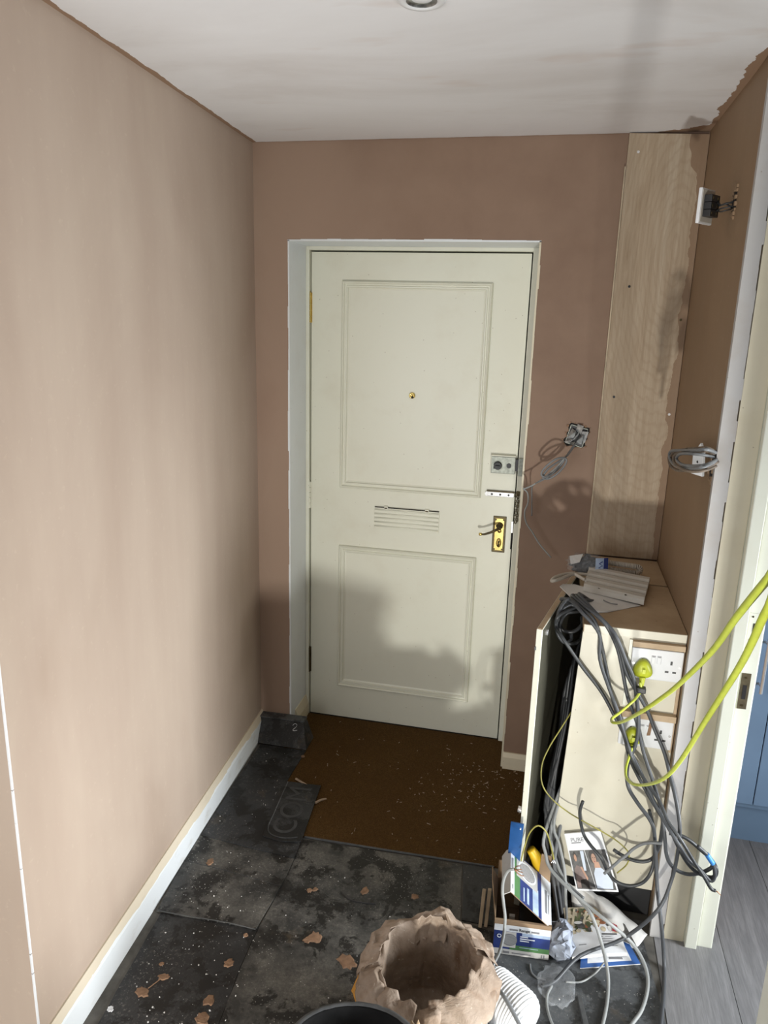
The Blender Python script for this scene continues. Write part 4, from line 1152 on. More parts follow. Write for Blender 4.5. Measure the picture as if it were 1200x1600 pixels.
for u0, u1, v0, v1 in ((-.026, -.006, -.020, .020), (.004, .026, -.026, .014), (-.006, .010, .014, .040), (-.030, -.016, -.030, -.012), (.012, .032, -.010, .026), (-.014, .004, -.034, -.022)):
    j = [random.uniform(-.006, .006) for _ in range(8)]
    a = [bpnt(u0 + j[0], v0 + j[1], -.005), bpnt(u1 + j[2], v0 + j[3], -.010), bpnt(u1 + j[4], v1 + j[5], -.019), bpnt(u0 + j[6], v1 + j[7], -.008)]
    MB().hexa(a, [(p[0], p[1] - .0015, p[2]) for p in a]).build('bent_lug', 'steel', bx)
m = MB()
pl = []
for k in range(22):
    a = 2 * PI * k / 22
    f_ = random.uniform(.98, 1.30)
    rr = f_ / max(abs(math.cos(a)) / hw, abs(math.sin(a)) / hh)
    pl.append(bpnt(rr * math.cos(a), rr * math.sin(a), -.0002))
    u, v = rr * 1.04 * math.cos(a), rr * 1.04 * math.sin(a)
    s = random.uniform(.0015, .0042)
    p = bpnt(u, v, 0)
    m.box(p[0] - s, p[0] + s, -.0020 - s * .5, .0, p[2] - s * .8, p[2] + s * .8)
MB().hexa(pl, [(p[0], -.0012, p[2]) for p in pl]).build('hole_shade', 'dark_gap', bx)  # flat dark polygon painting the shade of the hole around the box
m.build('broken_plaster', 'splat', bx)
for k in range(5):
    o = random.uniform(-.012, .012)
    MB().tube([bpnt(o, .02 - .006 * k, -.003), bpnt(o + .006, .010 - .006 * k, -.016), bpnt(-.010, -.016, -.018), bpnt(-.020, -.030, -.012)], .0019, 6, 4).build('core', ('pale_sheath', 'mid_sheath', 'black_sheath', 'pale_sheath', 'dark_sheath')[k], bx, True)

GW = 'grey cables hanging from the back box'
cable('bell_coil', 'coiled_cable', 'mid_sheath', 'grey cable coiled in loops under the back box beside the front door', group=GW)
cable('bell_tail_a', 'hanging_cable', 'pale_sheath', 'pale cable tail hanging lowest from the coil beside the front door', group=GW)
cable('bell_tail_b', 'hanging_cable', 'mid_sheath', 'thin straight grey cable tail dropping from the coil beside the front door', group=GW)
cable('bell_tail_c', 'hanging_cable', 'mid_sheath', 'short grey cable from the back box down into its coil', group=GW)

# dangling switch, seen from behind
sw = thing('loose_switch', 'white light switch dangling face away from its hole high on the right wall', 'switch')
th = math.radians(31)
nb = Vector((math.cos(th), -math.sin(th), 0))
hx_ = Vector((math.sin(th), math.cos(th), 0))
cc = Vector((1.4500, -.500, 2.0400))
def swp(u, v, d):
    p = cc + hx_ * u + nb * d
    return (p.x, p.y, cc.z + v + u * .03)
def sw_box(u0, u1, v0, v1, d0, d1):
    return MB().hexa([swp(u0, v0, d0), swp(u1, v0, d0), swp(u1, v1, d0), swp(u0, v1, d0)], [swp(u0, v0, d1), swp(u1, v0, d1), swp(u1, v1, d1), swp(u0, v1, d1)])
sw_box(-.043, .043, -.043, .043, 0, .0095).build('faceplate', 'white_plastic', sw, bevel=.0028)
sw_box(-.0385, .0385, -.0385, .0385, .0093, .0105).build('back_face', 'old_white', sw)
for v in (-.018, .0, .018):
    sw_box(-.028, .026, v - .0085, v + .0085, .010, .030).build('terminal_block', 'black_plastic', sw, bevel=.0015)
for v in (-.018, .0, .018):
    for u in (-.018, .012):
        sw_box(u - .003, u + .003, v - .003, v + .003, .0300, .0312).build('terminal_screw', 'brass_dark', sw)
for i in range(5):
    r, pts = CABLES['sw_%d' % i]
    a0 = swp(.012 if i % 2 else .02, (.016, .010, -.006, -.012, .003)[i], .028)
    MB().tube([a0] + pts[1:], .0019, 6, 5).build('core', 'black_sheath', sw, True)

def ragged_hole_patch(name, label, cy, cz, ry, rz, seed):
    random.seed(seed)
    pts = []
    for k in range(18):
        a = 2 * PI * k / 18
        f = random.uniform(.70, 1.15)
        pts.append((cy + ry * f * math.cos(a), cz + rz * f * math.sin(a)))
    o = MB().hexa([(W - .0002, y, z) for y, z in pts], [(W - .0016, y, z) for y, z in pts]).build(name, 'dark_gap')  # flat dark patch on the wall, painted for the shade inside the hole
    tag(o, label, 'hole')
    m = MB()
    for y, z in pts:
        for q in range(2):
            s = random.uniform(.0018, .0050)
            yy, zz = y + random.uniform(-.005, .005), z + random.uniform(-.006, .006)
            m.box(W - .0020 - s * .7, W, yy - s, yy + s, zz - s, zz + s)
    m.build('broken_plaster', 'plaster_damp', o)
    return o

ragged_hole_patch('painted_hole', 'ragged painted-dark hole in the right wall with the dangling switch wires', -.531, 2.050, .022, .040, 3)
ragged_hole_patch('painted_hole', 'ragged painted-dark hole in the right wall behind the coiled cable', -.700, 1.395, .030, .036, 6)
jl = thing('box_lid', 'small white box lid loose among the cable coil on the right wall', 'lid')
MB().hexa([(1.4800, -.640, 1.3640), (1.5020, -.668, 1.3620), (1.4970, -.668, 1.4300), (1.4780, -.640, 1.4200)], [(1.4870, -.634, 1.3640), (1.5090, -.662, 1.3620), (1.5040, -.662, 1.4300), (1.4850, -.634, 1.4200)]).build('lid_plate', 'white_plastic', jl, bevel=.001)
MB().hexa([(1.4790, -.641, 1.4180), (1.4960, -.667, 1.4280), (1.4900, -.660, 1.4480)], [(1.4850, -.635, 1.4180), (1.5020, -.661, 1.4280), (1.4960, -.654, 1.4480)]).build('lid_corner', 'white_plastic', jl)
MB().cyl((1.4905, -.6535, 1.398), (1.4895, -.6545, 1.398), .0035, 12).build('screw_hole', 'black_plastic', jl)
GL = 'grey cables looped in the top of the cupboard opening'
for k_, lab_ in (('loop_a', 'dark cable loop highest in the cupboard side opening'), ('loop_b', 'dark cable loop hanging lowest in the cupboard side opening'), ('loop_c', 'grey cable loop nearest the front panel in the cupboard side opening')):
    cable(k_, 'looped_cable', 'black_sheath' if k_ != 'loop_c' else 'grey_plastic', lab_, group=GL)
GC = 'twin cables coiled beside the doorway'
cable('twin_a', 'twin_cable', 'dirty_sheath', 'dusty grey twin cable coiled at the right wall, loop lying nearest the plaster', group=GC)
cable('twin_b', 'twin_cable', 'mid_sheath', 'cleaner grey twin cable coiled at the right wall, outer loop', group=GC)
cable('twin_c', 'twin_cable', 'dirty_sheath', 'thin dusty cable with a curled cut end on the coil by the right wall', group=GC)

cable('twin_d', 'twin_cable', 'mid_sheath', 'grey twin cable forming the innermost low loop at the right wall', group=GC)
cable('twin_e', 'twin_cable', 'dirty_sheath', 'dusty twin cable forming the top strand of the coil at the right wall', group=GC)

# ------------------------------------------------------------------ things on the cupboard
pp = [(1.178, -.405), (1.188, -.380), (1.225, -.372), (1.300, -.430), (1.405, -.490), (1.412, -.505), (1.360, -.545), (1.312, -.588), (1.285, -.598), (1.250, -.580), (1.205, -.480)]
pa = MB().slab(pp, .9315, .9335)
pa.v = [(x, y, z + (.004 * math.sin(x * 40) * (x > 1.28) if z > .932 else 0)) for x, y, z in pa.v]
po = tag(pa.build('paper_sheet', 'paper', None), 'creased white paper with a brown stain hanging over the cupboard edge', 'paper')
MB().slab([(1.262 + .016 * math.cos(a * PI / 8), -.462 + .011 * math.sin(a * PI / 8)) for a in range(16)], .9332, .9338).build('stain', 'cab_top', po)
MB().tube([(1.306, -.498, .9358), (1.316, -.512, .9362), (1.330, -.523, .9362), (1.345, -.522, .9358)], .0016, 6, 4).build('pencil_mark', 'ink_grey', po)

gv = thing('ribbed_cover', 'yellowed white ribbed plastic cover lying on the paper on the cupboard', 'cover')
g0, g1, g2, g3 = Vector((1.248, -.438, .937)), Vector((1.420, -.509, .937)), Vector((1.460, -.300, .944)), Vector((1.274, -.236, .944))
def gp(u, v, z):
    a = g0.lerp(g1, u); c = g3.lerp(g2, u); p = a.lerp(c, v)
    return (p.x, p.y, p.z + z)
prof = []
for k in range(4):
    v0 = k / 4
    prof += [(v0 + .006, .004), (v0 + .02, .014), (v0 + .06, .0195), (v0 + .16, .0195), (v0 + .21, .015), (v0 + .235, .004)]
m = MB()
vs, fs = [], []
for i in range(2):
    for v, zz in [(0, 0)] + prof + [(1, 0)]:
        vs.append(gp(float(i), v, zz))
n = len(prof) + 2
fs = [(i, i + 1, n + i + 1, n + i) for i in range(n - 1)] + [tuple(range(n)), tuple(range(2 * n - 1, n - 1, -1)), (0, n, 2 * n - 1, n - 1)]
m.add(vs, fs).build('ribbed_body', 'old_white', gv)
for u, v in ((.26, .045), (.94, .33), (.80, .93), (.70, .02)):
    p = gp(u, v, .0178 if v > .1 and v < .9 else .0165)
    MB().cyl(p, (p[0], p[1], p[2] + .0012), .0032, 10).build('fixing_hole', 'brass_dark', gv)

pk = thing('parts_packet', 'clear packet with a blue printed label against the wall on the cupboard', 'packet')
random.seed(9)
def crumple(cx, cy, cz, rx, ry, rz, amp, freq, seed, nu=40, nv=22):
    m = MB()
    vs, fs = [], []
    for j in range(nv + 1):
        ph = -PI / 2 + PI * j / nv
        for i in range(nu):
            a = 2 * PI * i / nu
            d = Vector((math.cos(ph) * math.cos(a), math.cos(ph) * math.sin(a), math.sin(ph)))
            f = 1 + amp * (abs(noise.noise(d * freq + Vector((seed, 0, 0)))) * 2 - .5 + .5 * noise.noise(d * freq * 2.3 + Vector((0, seed, 0))))
            z = cz + max(-.98 * rz, d.z * rz * f)
            vs.append((cx + d.x * rx * f, cy + d.y * ry * f, z))
    for j in range(nv):
        for i in range(nu):
            i2 = (i + 1) % nu
            fs.append((j * nu + i, j * nu + i2, (j + 1) * nu + i2, (j + 1) * nu + i))
    return m.add(vs, fs)
crumple(1.262, -.235, .958, .048, .034, .028, .30, 2.6, 2).build('contents', 'grey_wood', pk, False)
crumple(1.260, -.235, .962, .060, .042, .034, .22, 3.0, 5).build('film', 'film', pk, True)
MB().hexa([(1.236, -.285, .980), (1.212, -.250, .960), (1.206, -.238, .985), (1.246, -.262, 1.002)], [(1.238, -.284, .981), (1.214, -.249, .961), (1.208, -.237, .986), (1.248, -.261, 1.003)]).build('film_fold', 'envelope', pk)
lab = [(1.290, -.288, .945), (1.320, -.276, .945), (1.318, -.262, .996), (1.288, -.274, .996)]
lo = MB().plate(lab, .0015).build('label', 'pale_blue', pk)
z0 = [(1.298, .955), (1.311, .960), (1.300, .966), (1.312, .972), (1.301, .979), (1.311, .985)]
MB().tube([(x, -.2875 + (x - 1.290) * .4 + (z - .945) * .27 - .0015, z) for x, z in z0], .0018, 6, 1).build('print', 'navy', lo)
MB().plate([(1.316, -.279, .945), (1.330, -.270, .945), (1.328, -.256, .996), (1.314, -.264, .996)], .002).build('label_edge', 'navy', pk)

# curly lead, looped back on itself
pts = []
n = 900
for i in range(n + 1):
    t = i / n
    L = 2 * .105 + PI * .011
    s = t * L
    if s < .105:
        c_ = Vector((1.322 + s, -.196 - s * .18, .9400)); tx = Vector((1, -.18, 0))
    elif s < .105 + PI * .011:
        a = (s - .105) / .011
        c_ = Vector((1.427 + .011 * math.sin(a), -.2149, .9510 - .011 * math.cos(a))); tx = Vector((math.cos(a), 0, math.sin(a)))
    else:
        q = s - .105 - PI * .011
        c_ = Vector((1.427 - q, -.2149 + q * .18, .9620)); tx = Vector((-1, .18, 0))
    tx.normalize()
    n1 = Vector((0, 1, 0)); n1 = (n1 - tx * n1.dot(tx)).normalized(); n2 = tx.cross(n1)
    a = t * 2 * PI * 52
    pts.append(c_ + n1 * (.0078 * math.cos(a)) + n2 * (.0078 * math.sin(a)))
tag(MB().tube(pts, .0021, 5, 1).build('curly_lead', 'rope_white', None, True), 'off white curly lead doubled back on the cupboard below the plywood boxing', 'lead')
cable('phone_lead', 'white_lead', 'rope_white', 'folded flat white lead poking out left over the cupboard edge', 'lead')

# ------------------------------------------------------------------ rubble sack, bucket, hoses
sk = thing('rubble_sack', 'open crumpled brown paper sack with a rolled down rim on the hall floor', 'sack')
SC = (.922, -1.238, .0032)
random.seed(2)
def sack_fn(amp_r, amp_z):
    def fn(a, i, r, z):
        d = Vector((math.cos(a), math.sin(a), z * 6))
        w1 = noise.noise(d * 1.7 + Vector((3, 1, 0)))
        w2 = abs(noise.noise(d * 3.6 + Vector((0, 7, i * .15))))
        w3 = abs(noise.noise(d * 8.0 + Vector((5, 2, i * .3))))
        f = 1 + amp_r * (w1 * .9 + (w2 - .25) * .55 + (w3 - .25) * .25)
        top = max(0, min(1, z / .28))
        # oval mouth, higher at the back and right, low at the front
        ex = 1.0 + .03 * math.cos(2 * a)
        tilt = .026 * math.sin(a) + .014 * math.cos(a - .35) + .007 * math.sin(5 * a + 1.2) * (r > .10)
        f *= 1 + .035 * math.cos(5 * a - .9) - .030 * max(0, 1 - abs(math.sin(3.5 * a + w1 * 2)) * 3) * (r > .11)
        peak = .030 * math.exp(-((a - .55) / .16) ** 2) * top
        zz = z + top * (tilt + amp_z * (w2 - .25) + .5 * amp_z * w1) + (peak if r > .12 else 0)
        return r * f * ex, max(.0, zz)
    return fn
prof_out = [(.0, .0), (.095, .0), (.105, .012), (.108, .06), (.112, .10), (.122, .135), (.140, .160), (.156, .178), (.164, .196), (.163, .212), (.154, .230), (.143, .244), (.132, .253), (.122, .258), (.113, .257), (.108, .249), (.106, .235), (.104, .19), (.100, .12), (.098, .05), (.08, .03), (.0, .03)]
def sack_low(a, i, r, z):
    rr, zz = sack_fn(.11, .036)(a, i, r, z)
    random.seed(int(a * 1000) * 31 + i * 7 + 5)
    if z > .01:
        rr += random.uniform(-.0058, .0050)
        zz += random.uniform(-.0055, .0055)
    return rr, zz
prof_out = [(r, z * .925) for r, z in prof_out]
MB().lathe(prof_out, SC, 46, sack_low).build('sack_body', 'sack', sk, True, crease=.78)
# paper flaps folded over the lip
def flap(a0, a1, r0, z0, dr, drop, seed, name='folded_flap'):
    m = MB()
    def f(u, v):
        a = a0 + (a1 - a0) * u
        rr = r0 + dr * v + .008 * noise.noise(Vector((u * 4, v * 4, seed))) + .010 * math.sin(v * PI) + .006 * noise.noise(Vector((u * 11, v * 7, seed)))
        zz = z0 + .018 * math.sin(a) + .014 * math.cos(a - .35) - drop * v + .010 * noise.noise(Vector((u * 5, v * 3, seed + 4)))
        return (SC[0] + rr * 1.06 * math.cos(a), SC[1] + rr * math.sin(a), SC[2] + zz)
    m.grid(f, 9, 4)
    random.seed(seed)
    m.v = [(x + random.uniform(-.005, .005), y + random.uniform(-.005, .005), z + random.uniform(-.004, .004)) for x, y, z in m.v]
    return m.build(name, 'sack', sk, True, crease=.75, solid=.0014)
flap(-1.35, -.15, .106, .250, .062, .062, 1)
flap(-2.75, -1.60, .108, .250, .058, .060, 2)
flap(.25, .85, .106, .262, .056, .055, 3)
flap(1.25, 2.05, .102, .254, -.006, .070, 4)
flap(2.5, 3.3, .110, .248, .050, .060, 6)
# white lower edge of the sack and an orange scrap tucked by it
m = MB()
m.grid(lambda u, v: (SC[0] + (.152 + .014 * v) * 1.06 * math.cos(-1.15 + 1.0 * u), SC[1] + (.152 + .014 * v) * math.sin(-1.15 + 1.0 * u), .120 - .035 * v + .006 * math.sin(u * 30)), 24, 4)
m.build('white_band', 'paper_bright', sk, True, solid=.0015)
tag(MB().plate([(.715, -1.150, .006), (.768, -1.200, .004), (.790, -1.290, .05), (.7720, -1.310, .130), (.757, -1.220, .160)], .002).build('orange_scrap', 'orange'), 'orange plastic scrap sticking out left of the brown paper sack', 'scrap')

bu = thing('black_bucket', 'black rubber bucket at the bottom edge in front of the paper sack', 'bucket')
BC = (.842, -1.632, .0032)
MB().lathe([(0, 0), (.105, 0), (.112, .006), (.142, .333), (.148, .338), (.149, .350), (.144, .353), (.138, .348), (.108, .020), (0, .014)], BC, 72,
           lambda a, i, r, z: (r * (1 + .006 * math.sin(5 * a + 1)), z + (.003 * math.sin(3 * a) if z > .2 else 0))).build('bucket_body', 'bucket', bu, True)
MB().tube([(BC[0] + .152 * math.cos(a), BC[1] + .152 * math.sin(a), BC[2] + .320 - .10 * math.sin((a - PI) * 1.0)) for a in [PI + PI * k / 14 for k in range(15)]], .004, 8, 2).build('bail', 'steel', bu, True)
MB().lathe([(.152, .343), (.1535, .347), (.152, .354), (.1465, .3555), (.1420, .3535)], BC, 72, lambda a, i, r, z: (r * (.985 + .006 * math.sin(5 * a + 1)), z + .003 * math.sin(3 * a) + .0015 * noise.noise(Vector((a * 9, i, 1))))).build('crusty_rim', 'grey_wood', bu, True)
tag(crumple(.930, -1.440, .148, .030, .022, .130, .14, 2.2, 8, 24, 16).build('rag_lump', 'sponge', None, True), 'pale plaster covered rag wedged between the bucket and the sack', 'rag')


def hose(name, label, pts, r, ribs, group):
    """concertina hose along a path, its far end closed and rounded"""
    p = [Vector(q) for q in pts]
    fine = []
    for i in range(len(p) - 1):
        a, b_, c_, d = p[max(i - 1, 0)], p[i], p[i + 1], p[min(i + 2, len(p) - 1)]
        for k in range(60):
            t = k / 60
            fine.append(.5 * ((2 * b_) + (c_ - a) * t + (2 * a - 5 * b_ + 4 * c_ - d) * t * t + (3 * b_ - a - 3 * c_ + d) * t ** 3))
    fine.append(p[-1])
    m = len(fine)
    def tp(t):
        w = .978 + .022 * math.sin(t * ribs * 2 * PI)
        e0 = min(1, (t + .001) / .28)
        e1 = min(1, (1.001 - t) / .28)
        return w * math.sqrt(max(.0004, 1 - (1 - e0) ** 2)) * math.sqrt(max(.0004, 1 - (1 - e1) ** 2))
    return tag(MB().tube(fine, r, 36, 1, tp).build(name, 'hose', None, True), label, 'hose', group)
GH = 'ribbed white ducting on the floor'
hose('ribbed_hose', 'right-hand bulging length of white ribbed ducting beside the fan box', [(1.056, -1.105, .064), (1.084, -1.118, .066), (1.114, -1.140, .066), (1.150, -1.166, .064), (1.178, -1.190, .060)], .063, 21, GH)
hose('ribbed_hose', 'left-hand length of white ribbed ducting below the front of the paper sack', [(.985, -1.420, .058), (1.005, -1.350, .060), (1.030, -1.300, .062), (1.060, -1.270, .061), (1.090, -1.245, .058)], .058, 24, GH)
tag(MB().tube([(1.085, -1.150, .122), (1.110, -1.185, .130), (1.145, -1.225, .112), (1.180, -1.265, .080), (1.215, -1.300, .030), (1.235, -1.35, .012)], .0050, 8, 5).build('grey_strap', 'mid_sheath', None, True), 'grey plastic strap lying across the white ribbed ducting', 'strap')

# ------------------------------------------------------------------ fan box
fb = thing('fan_box', 'open cardboard extractor fan box printed white, navy and green beside the paper sack', 'box')
B0, B1 = (1.068, -.930), (1.224, -.918)      # front bottom corners
D = Vector((-.005, .180, 0))
zt = .110
def bpt(u, v, z):
    x = B0[0] + (B1[0] - B0[0]) * u + D.x * v
    y = B0[1] + (B1[1] - B0[1]) * u + D.y * v
    return (x, y, z)
T = .016
def wallp(u0, u1, v0, v1, z0, z1):
    return MB().hexa([bpt(u0, v0, z0), bpt(u1, v0, z0), bpt(u1, v1, z0), bpt(u0, v1, z0)], [bpt(u0, v0, z1), bpt(u1, v0, z1), bpt(u1, v1, z1), bpt(u0, v1, z1)])
Z0 = .0042
wallp(0, 1, 0, 1, Z0, Z0 + .003).build('box_base', 'card_dark', fb)
fw = wallp(0, 1, 0, T, Z0, zt).build('front_side', 'card', fb)
wallp(0, T, 0, 1, Z0, zt).build('left_side', 'card', fb)
wallp(1 - T, 1, 0, 1, Z0, zt).build('right_side', 'card', fb)
wallp(0, 1, 1 - T, 1, Z0, zt).build('back_side', 'card', fb)
wallp(0, 1, -.012, .03, zt - .001, zt + .009).build('front_edge', 'card', fb)
def front(u0, u1, z0, z1, name, mat, lift=.006, par=None):
    return wallp(u0, u1, -lift, -lift + .006, z0, z1).build(name, mat, par or fw)
front(.004, .996, Z0 + .001, .024, 'white_strip', 'envelope', .005)
front(.004, .996, .024, .084, 'navy_panel', 'navy', .005)
front(.30, .996, .024, .040, 'green_fade', 'green_print', .0065)
front(.004, .996, .084, .104, 'white_band', 'ink_white', .005)
front(.50, .996, .074, .084, 'blue_fade', 'pale_blue', .0065)
fp = front(.18, .40, .031, .083, 'fan_picture', 'envelope', .008)
def disc(c3, ux, uz, r, t, mat, name, par, n=24, hole=0.0):
    c3, ux, uz = Vector(c3), Vector(ux).normalized(), Vector(uz).normalized()
    nrm = ux.cross(uz)
    m = MB()
    out = [c3 + ux * (r * math.cos(2 * PI * k / n)) + uz * (r * math.sin(2 * PI * k / n)) for k in range(n)]
    if hole:
        inn = [c3 + (p - c3) * hole for p in out]
        vs = out + inn + [p + nrm * t for p in out] + [p + nrm * t for p in inn]
        fs = []
        for k in range(n):
            k2 = (k + 1) % n
            fs += [(k, k2, n + k2, n + k), (2 * n + k, 2 * n + k2, 3 * n + k2, 3 * n + k), (k, k2, 2 * n + k2, 2 * n + k), (n + k, n + k2, 3 * n + k2, 3 * n + k)]
        m.add(vs, fs)
    else:
        m.hexa(out, [p + nrm * t for p in out])
    return m.build(name, mat, par)
fx = Vector((B1[0] - B0[0], B1[1] - B0[1], 0)).normalized()
cf = bpt(.29, -.0085, .057)
disc(cf, fx, (0, 0, 1), .0205, .0004, 'ink_grey', 'fan_rim', fp, 28)
for k in range(9):
    z = .057 - .015 + .00375 * k
    hw_ = math.sqrt(max(0, .0185 ** 2 - (z - .057) ** 2))
    a = bpt(.29 - hw_ / .156, -.0092, z); c_ = bpt(.29 + hw_ / .156, -.0092, z)
    MB().tube([a, c_], .0008, 5, 1).build('fan_slat', 'pale_sheath', fp)
pm = front(.075, .125, .060, .073, 'round_mark', 'navy', .008)
disc(bpt(.10, -.009, .0665), fx, (0, 0, 1), .0062, .0004, 'ink_white', 'mark_ring', pm, 20, .68)
for i, (z, L) in enumerate(((.070, .14), (.063, .26), (.056, .16))):
    front(.47, .47 + L, z, z + .0028, 'print_line', 'ink_white', .0085)
front(.47, .80, .034, .0355, 'print_line', 'pale_blue', .0085)
front(.28, .42, .0885, .094, 'print_line', 'ink_grey', .0085)
lettering('print_word', 'Range', 'ink', fw, bpt(.44, -.0068, .0885), fx, (0, 0, 1), .0125, .0002)
front(.66, .80, .0885, .094, 'print_line', 'ink_grey', .0085)
front(.19, .30, .0100, .0170, 'print_line', 'ink_grey', .0085)
front(.35, .68, .0115, .0150, 'print_line', 'ink_grey', .0085)
front(.86, .885, .0090, .0190, 'print_mark', 'ink_grey', .0085)
front(.90, .925, .0090, .0190, 'print_mark', 'ink_grey', .0085)
# lid hinged along the right-hand side, tilted up to the left, with its tuck flap turned down
A0, A1 = Vector(bpt(1, 0, zt)), Vector(bpt(1, 1, zt))
C0, C1 = Vector((1.1045, -.9265, .2150)), Vector((1.0950, -.7480, .2140))
def lp(u, v, d=0.0):
    """u from hinge to tuck edge, v from front to back"""
    p = A0.lerp(C0, u).lerp(A1.lerp(C1, u), v)
    nrm = (C0 - A0).cross(A1 - A0).normalized()
    if nrm.z < 0:
        nrm = -nrm
    return p + nrm * d
def lidp(u0, u1, v0, v1, d0, d1, name, mat, par):
    return MB().hexa([lp(u0, v0, d0), lp(u1, v0, d0), lp(u1, v1, d0), lp(u0, v1, d0)], [lp(u0, v0, d1), lp(u1, v0, d1), lp(u1, v1, d1), lp(u0, v1, d1)]).build(name, mat, par)
lid = lidp(0, 1, 0, 1, -.0022, 0, 'lid', 'card', fb)
lidp(.002, .24, .002, .998, 0, .0006, 'white_panel', 'ink_white', lid)
lidp(.24, .32, .002, .998, 0, .0006, 'navy_stripe', 'navy', lid)
lidp(.32, .77, .002, .998, 0, .0006, 'navy_panel', 'navy', lid)
lidp(.32, .46, .002, .55, .0004, .0009, 'blue_fade', 'pale_blue', lid)
lidp(.55, .60, .06, .40, .0006, .0011, 'print_line', 'pale_blue', lid)
lidp(.66, .69, .05, .34, .0006, .0011, 'print_line', 'pale_blue', lid)
lidp(.77, .91, .002, .998, 0, .0006, 'green_stripe', 'green_print', lid)
lidp(.91, 1.0, .002, .998, 0, .0006, 'white_edge', 'ink_white', lid)
fpl = lidp(.34, .86, .48, .97, .0006, .0014, 'fan_picture', 'envelope', lid)
uu = (lp(0, .7) - lp(1, .7)).normalized(); vv = (lp(.6, 1) - lp(.6, 0)).normalized()
cc_ = lp(.60, .725, .0014)
disc(cc_, uu, vv, .0360, .0005, 'ink_white', 'fan_rim', fpl, 32, .85)
disc(cc_, uu, vv, .0305, .0004, 'ink_grey', 'fan_grille', fpl, 32)
for k in range(9):
    o_ = -.024 + .006 * k
    h_ = math.sqrt(max(0, .029 ** 2 - o_ ** 2))
    MB().tube([cc_ + vv * o_ + uu * -h_ + Vector((0, 0, .0008)), cc_ + vv * o_ + uu * h_ + Vector((0, 0, .0008))], .0010, 5, 1).build('fan_slat', 'envelope', fpl)
for (u0, u1, v0, v1) in ((.10, .155, .22, .72), (.055, .075, .25, .66), (.935, .965, .50, .80), (.935, .96, .10, .20), (.96, .985, .55, .78)):
    lidp(u0, u1, v0, v1, .0006, .0011, 'print_line', 'ink_grey', lid)
E0, E1 = Vector((1.0820, -.9300, .2020)), Vector((1.0700, -.7500, .1960))
tk = MB()
a = [C0, E0, E0.lerp(E1, .90), E0.lerp(E1, 1.0) * .5 + C0.lerp(C1, 1.0) * .5, C1]
tk.plate(a, .0022).build('tuck_flap', 'envelope', lid)
# the other flaps
MB().plate([bpt(.76, 1.0, zt), bpt(.99, 1.0, zt), bpt(.98, 1.03, .200), bpt(.79, 1.03, .205)], .0022).build('back_flap', 'card', fb)
MB().plate([bpt(.0, 1.0, zt), bpt(.16, 1.0, zt), bpt(.12, 1.04, .165), bpt(.0, 1.04, .163)], .0022).build('back_flap', 'card', fb)
MB().plate([bpt(0, .05, zt), bpt(0, .95, zt), bpt(-.12, .90, .155), bpt(-.10, .62, .150)], .0022).build('side_flap', 'card', fb)
wallp(.26, .36, .30, .36, Z0 + .003, .085).build('inner_card', 'envelope', fb)
wallp(.45, .90, .25, .75, Z0 + .003, .060).build('fan_body', 'dark_metal', fb)

bs = tag(MB().plate([(1.0880, -.7480, .120), (1.1230, -.7560, .115), (1.1270, -.7900, .336), (1.0900, -.7800, .330)], .0035).build('blue_scraper', 'blue_tool'), 'flat blue plastic scraper standing upright behind the fan box lid', 'scraper')
MB().cyl((1.1180, -.7880, .318), (1.1180, -.7935, .318), .0022, 10).build('hang_hole', 'ink_white', bs)
yt = MB().tube([(1.186, -.716, .100), (1.182, -.720, .140), (1.172, -.722, .175), (1.153, -.722, .203)], .0165, 14, 6, lambda t: .75 + .35 * math.sin(min(1, t * 1.2) * PI * .8) - .30 * max(0, t - .8) * 5 * .5)
yo = tag(yt.build('yellow_tool', 'yellow_tool', None, True), 'rounded yellow plastic tool handle sticking up behind the fan box lid', 'tool')
MB().cyl((1.186, -.716, .102), (1.188, -.712, .008), .006, 10).build('shank', 'dark_metal', yo)
GS = 'pale plastic strips by the fan box'
for x, d, lab in ((1.020, 0, 'left of two pale plastic strips standing beside the fan box'), (1.036, .006, 'right of two pale plastic strips standing beside the fan box')):
    s = MB().hexa([(x, -.850 + d, .0042), (x + .010, -.850 + d, .0042), (x + .010, -.836 + d, .0042), (x, -.836 + d, .0042)], [(x + .002, -.800 + d, .092), (x + .013, -.800 + d, .092), (x + .013, -.790 + d, .092), (x + .002, -.790 + d, .092)])
    tag(s.build('plastic_strip', 'timber', None, bevel=.0015), lab, 'strip', GS)

# ------------------------------------------------------------------ papers at the foot of the cupboard
wr = MB()
def wrap(u, v):
    x = 1.262 + .150 * u + .075 * u * v + (.05 * (1 - v) * u)
    a = Vector((1.275 + .105 * u, -.700, .092 - .03 * u)); c_ = Vector((1.295 + .212 * u, -.712 - .095 * math.exp(-((u - .74) / .24) ** 2) - .012 * u, .006))
    p = a.lerp(c_, v)
    p.z += .030 * noise.noise(Vector((u * 3, v * 3, 2))) * v * (1.2 - v) + .003 * math.sin(v * PI)
    p.y += .016 * noise.noise(Vector((u * 4, v * 2, 7)))
    return p
tag(wr.grid(wrap, 22, 16).build('paper_wrapper', 'envelope', None, True, solid=.0014), 'crumpled white paper wrapper leaning on the kickboard behind the floor magazines', 'paper')

def jit(m, amp, seed, zmin):
    random.seed(seed)
    m.v = [(x + random.uniform(-amp, amp), y + random.uniform(-amp, amp), max(zmin, z + random.uniform(-amp, amp))) for x, y, z in m.v]
    return m

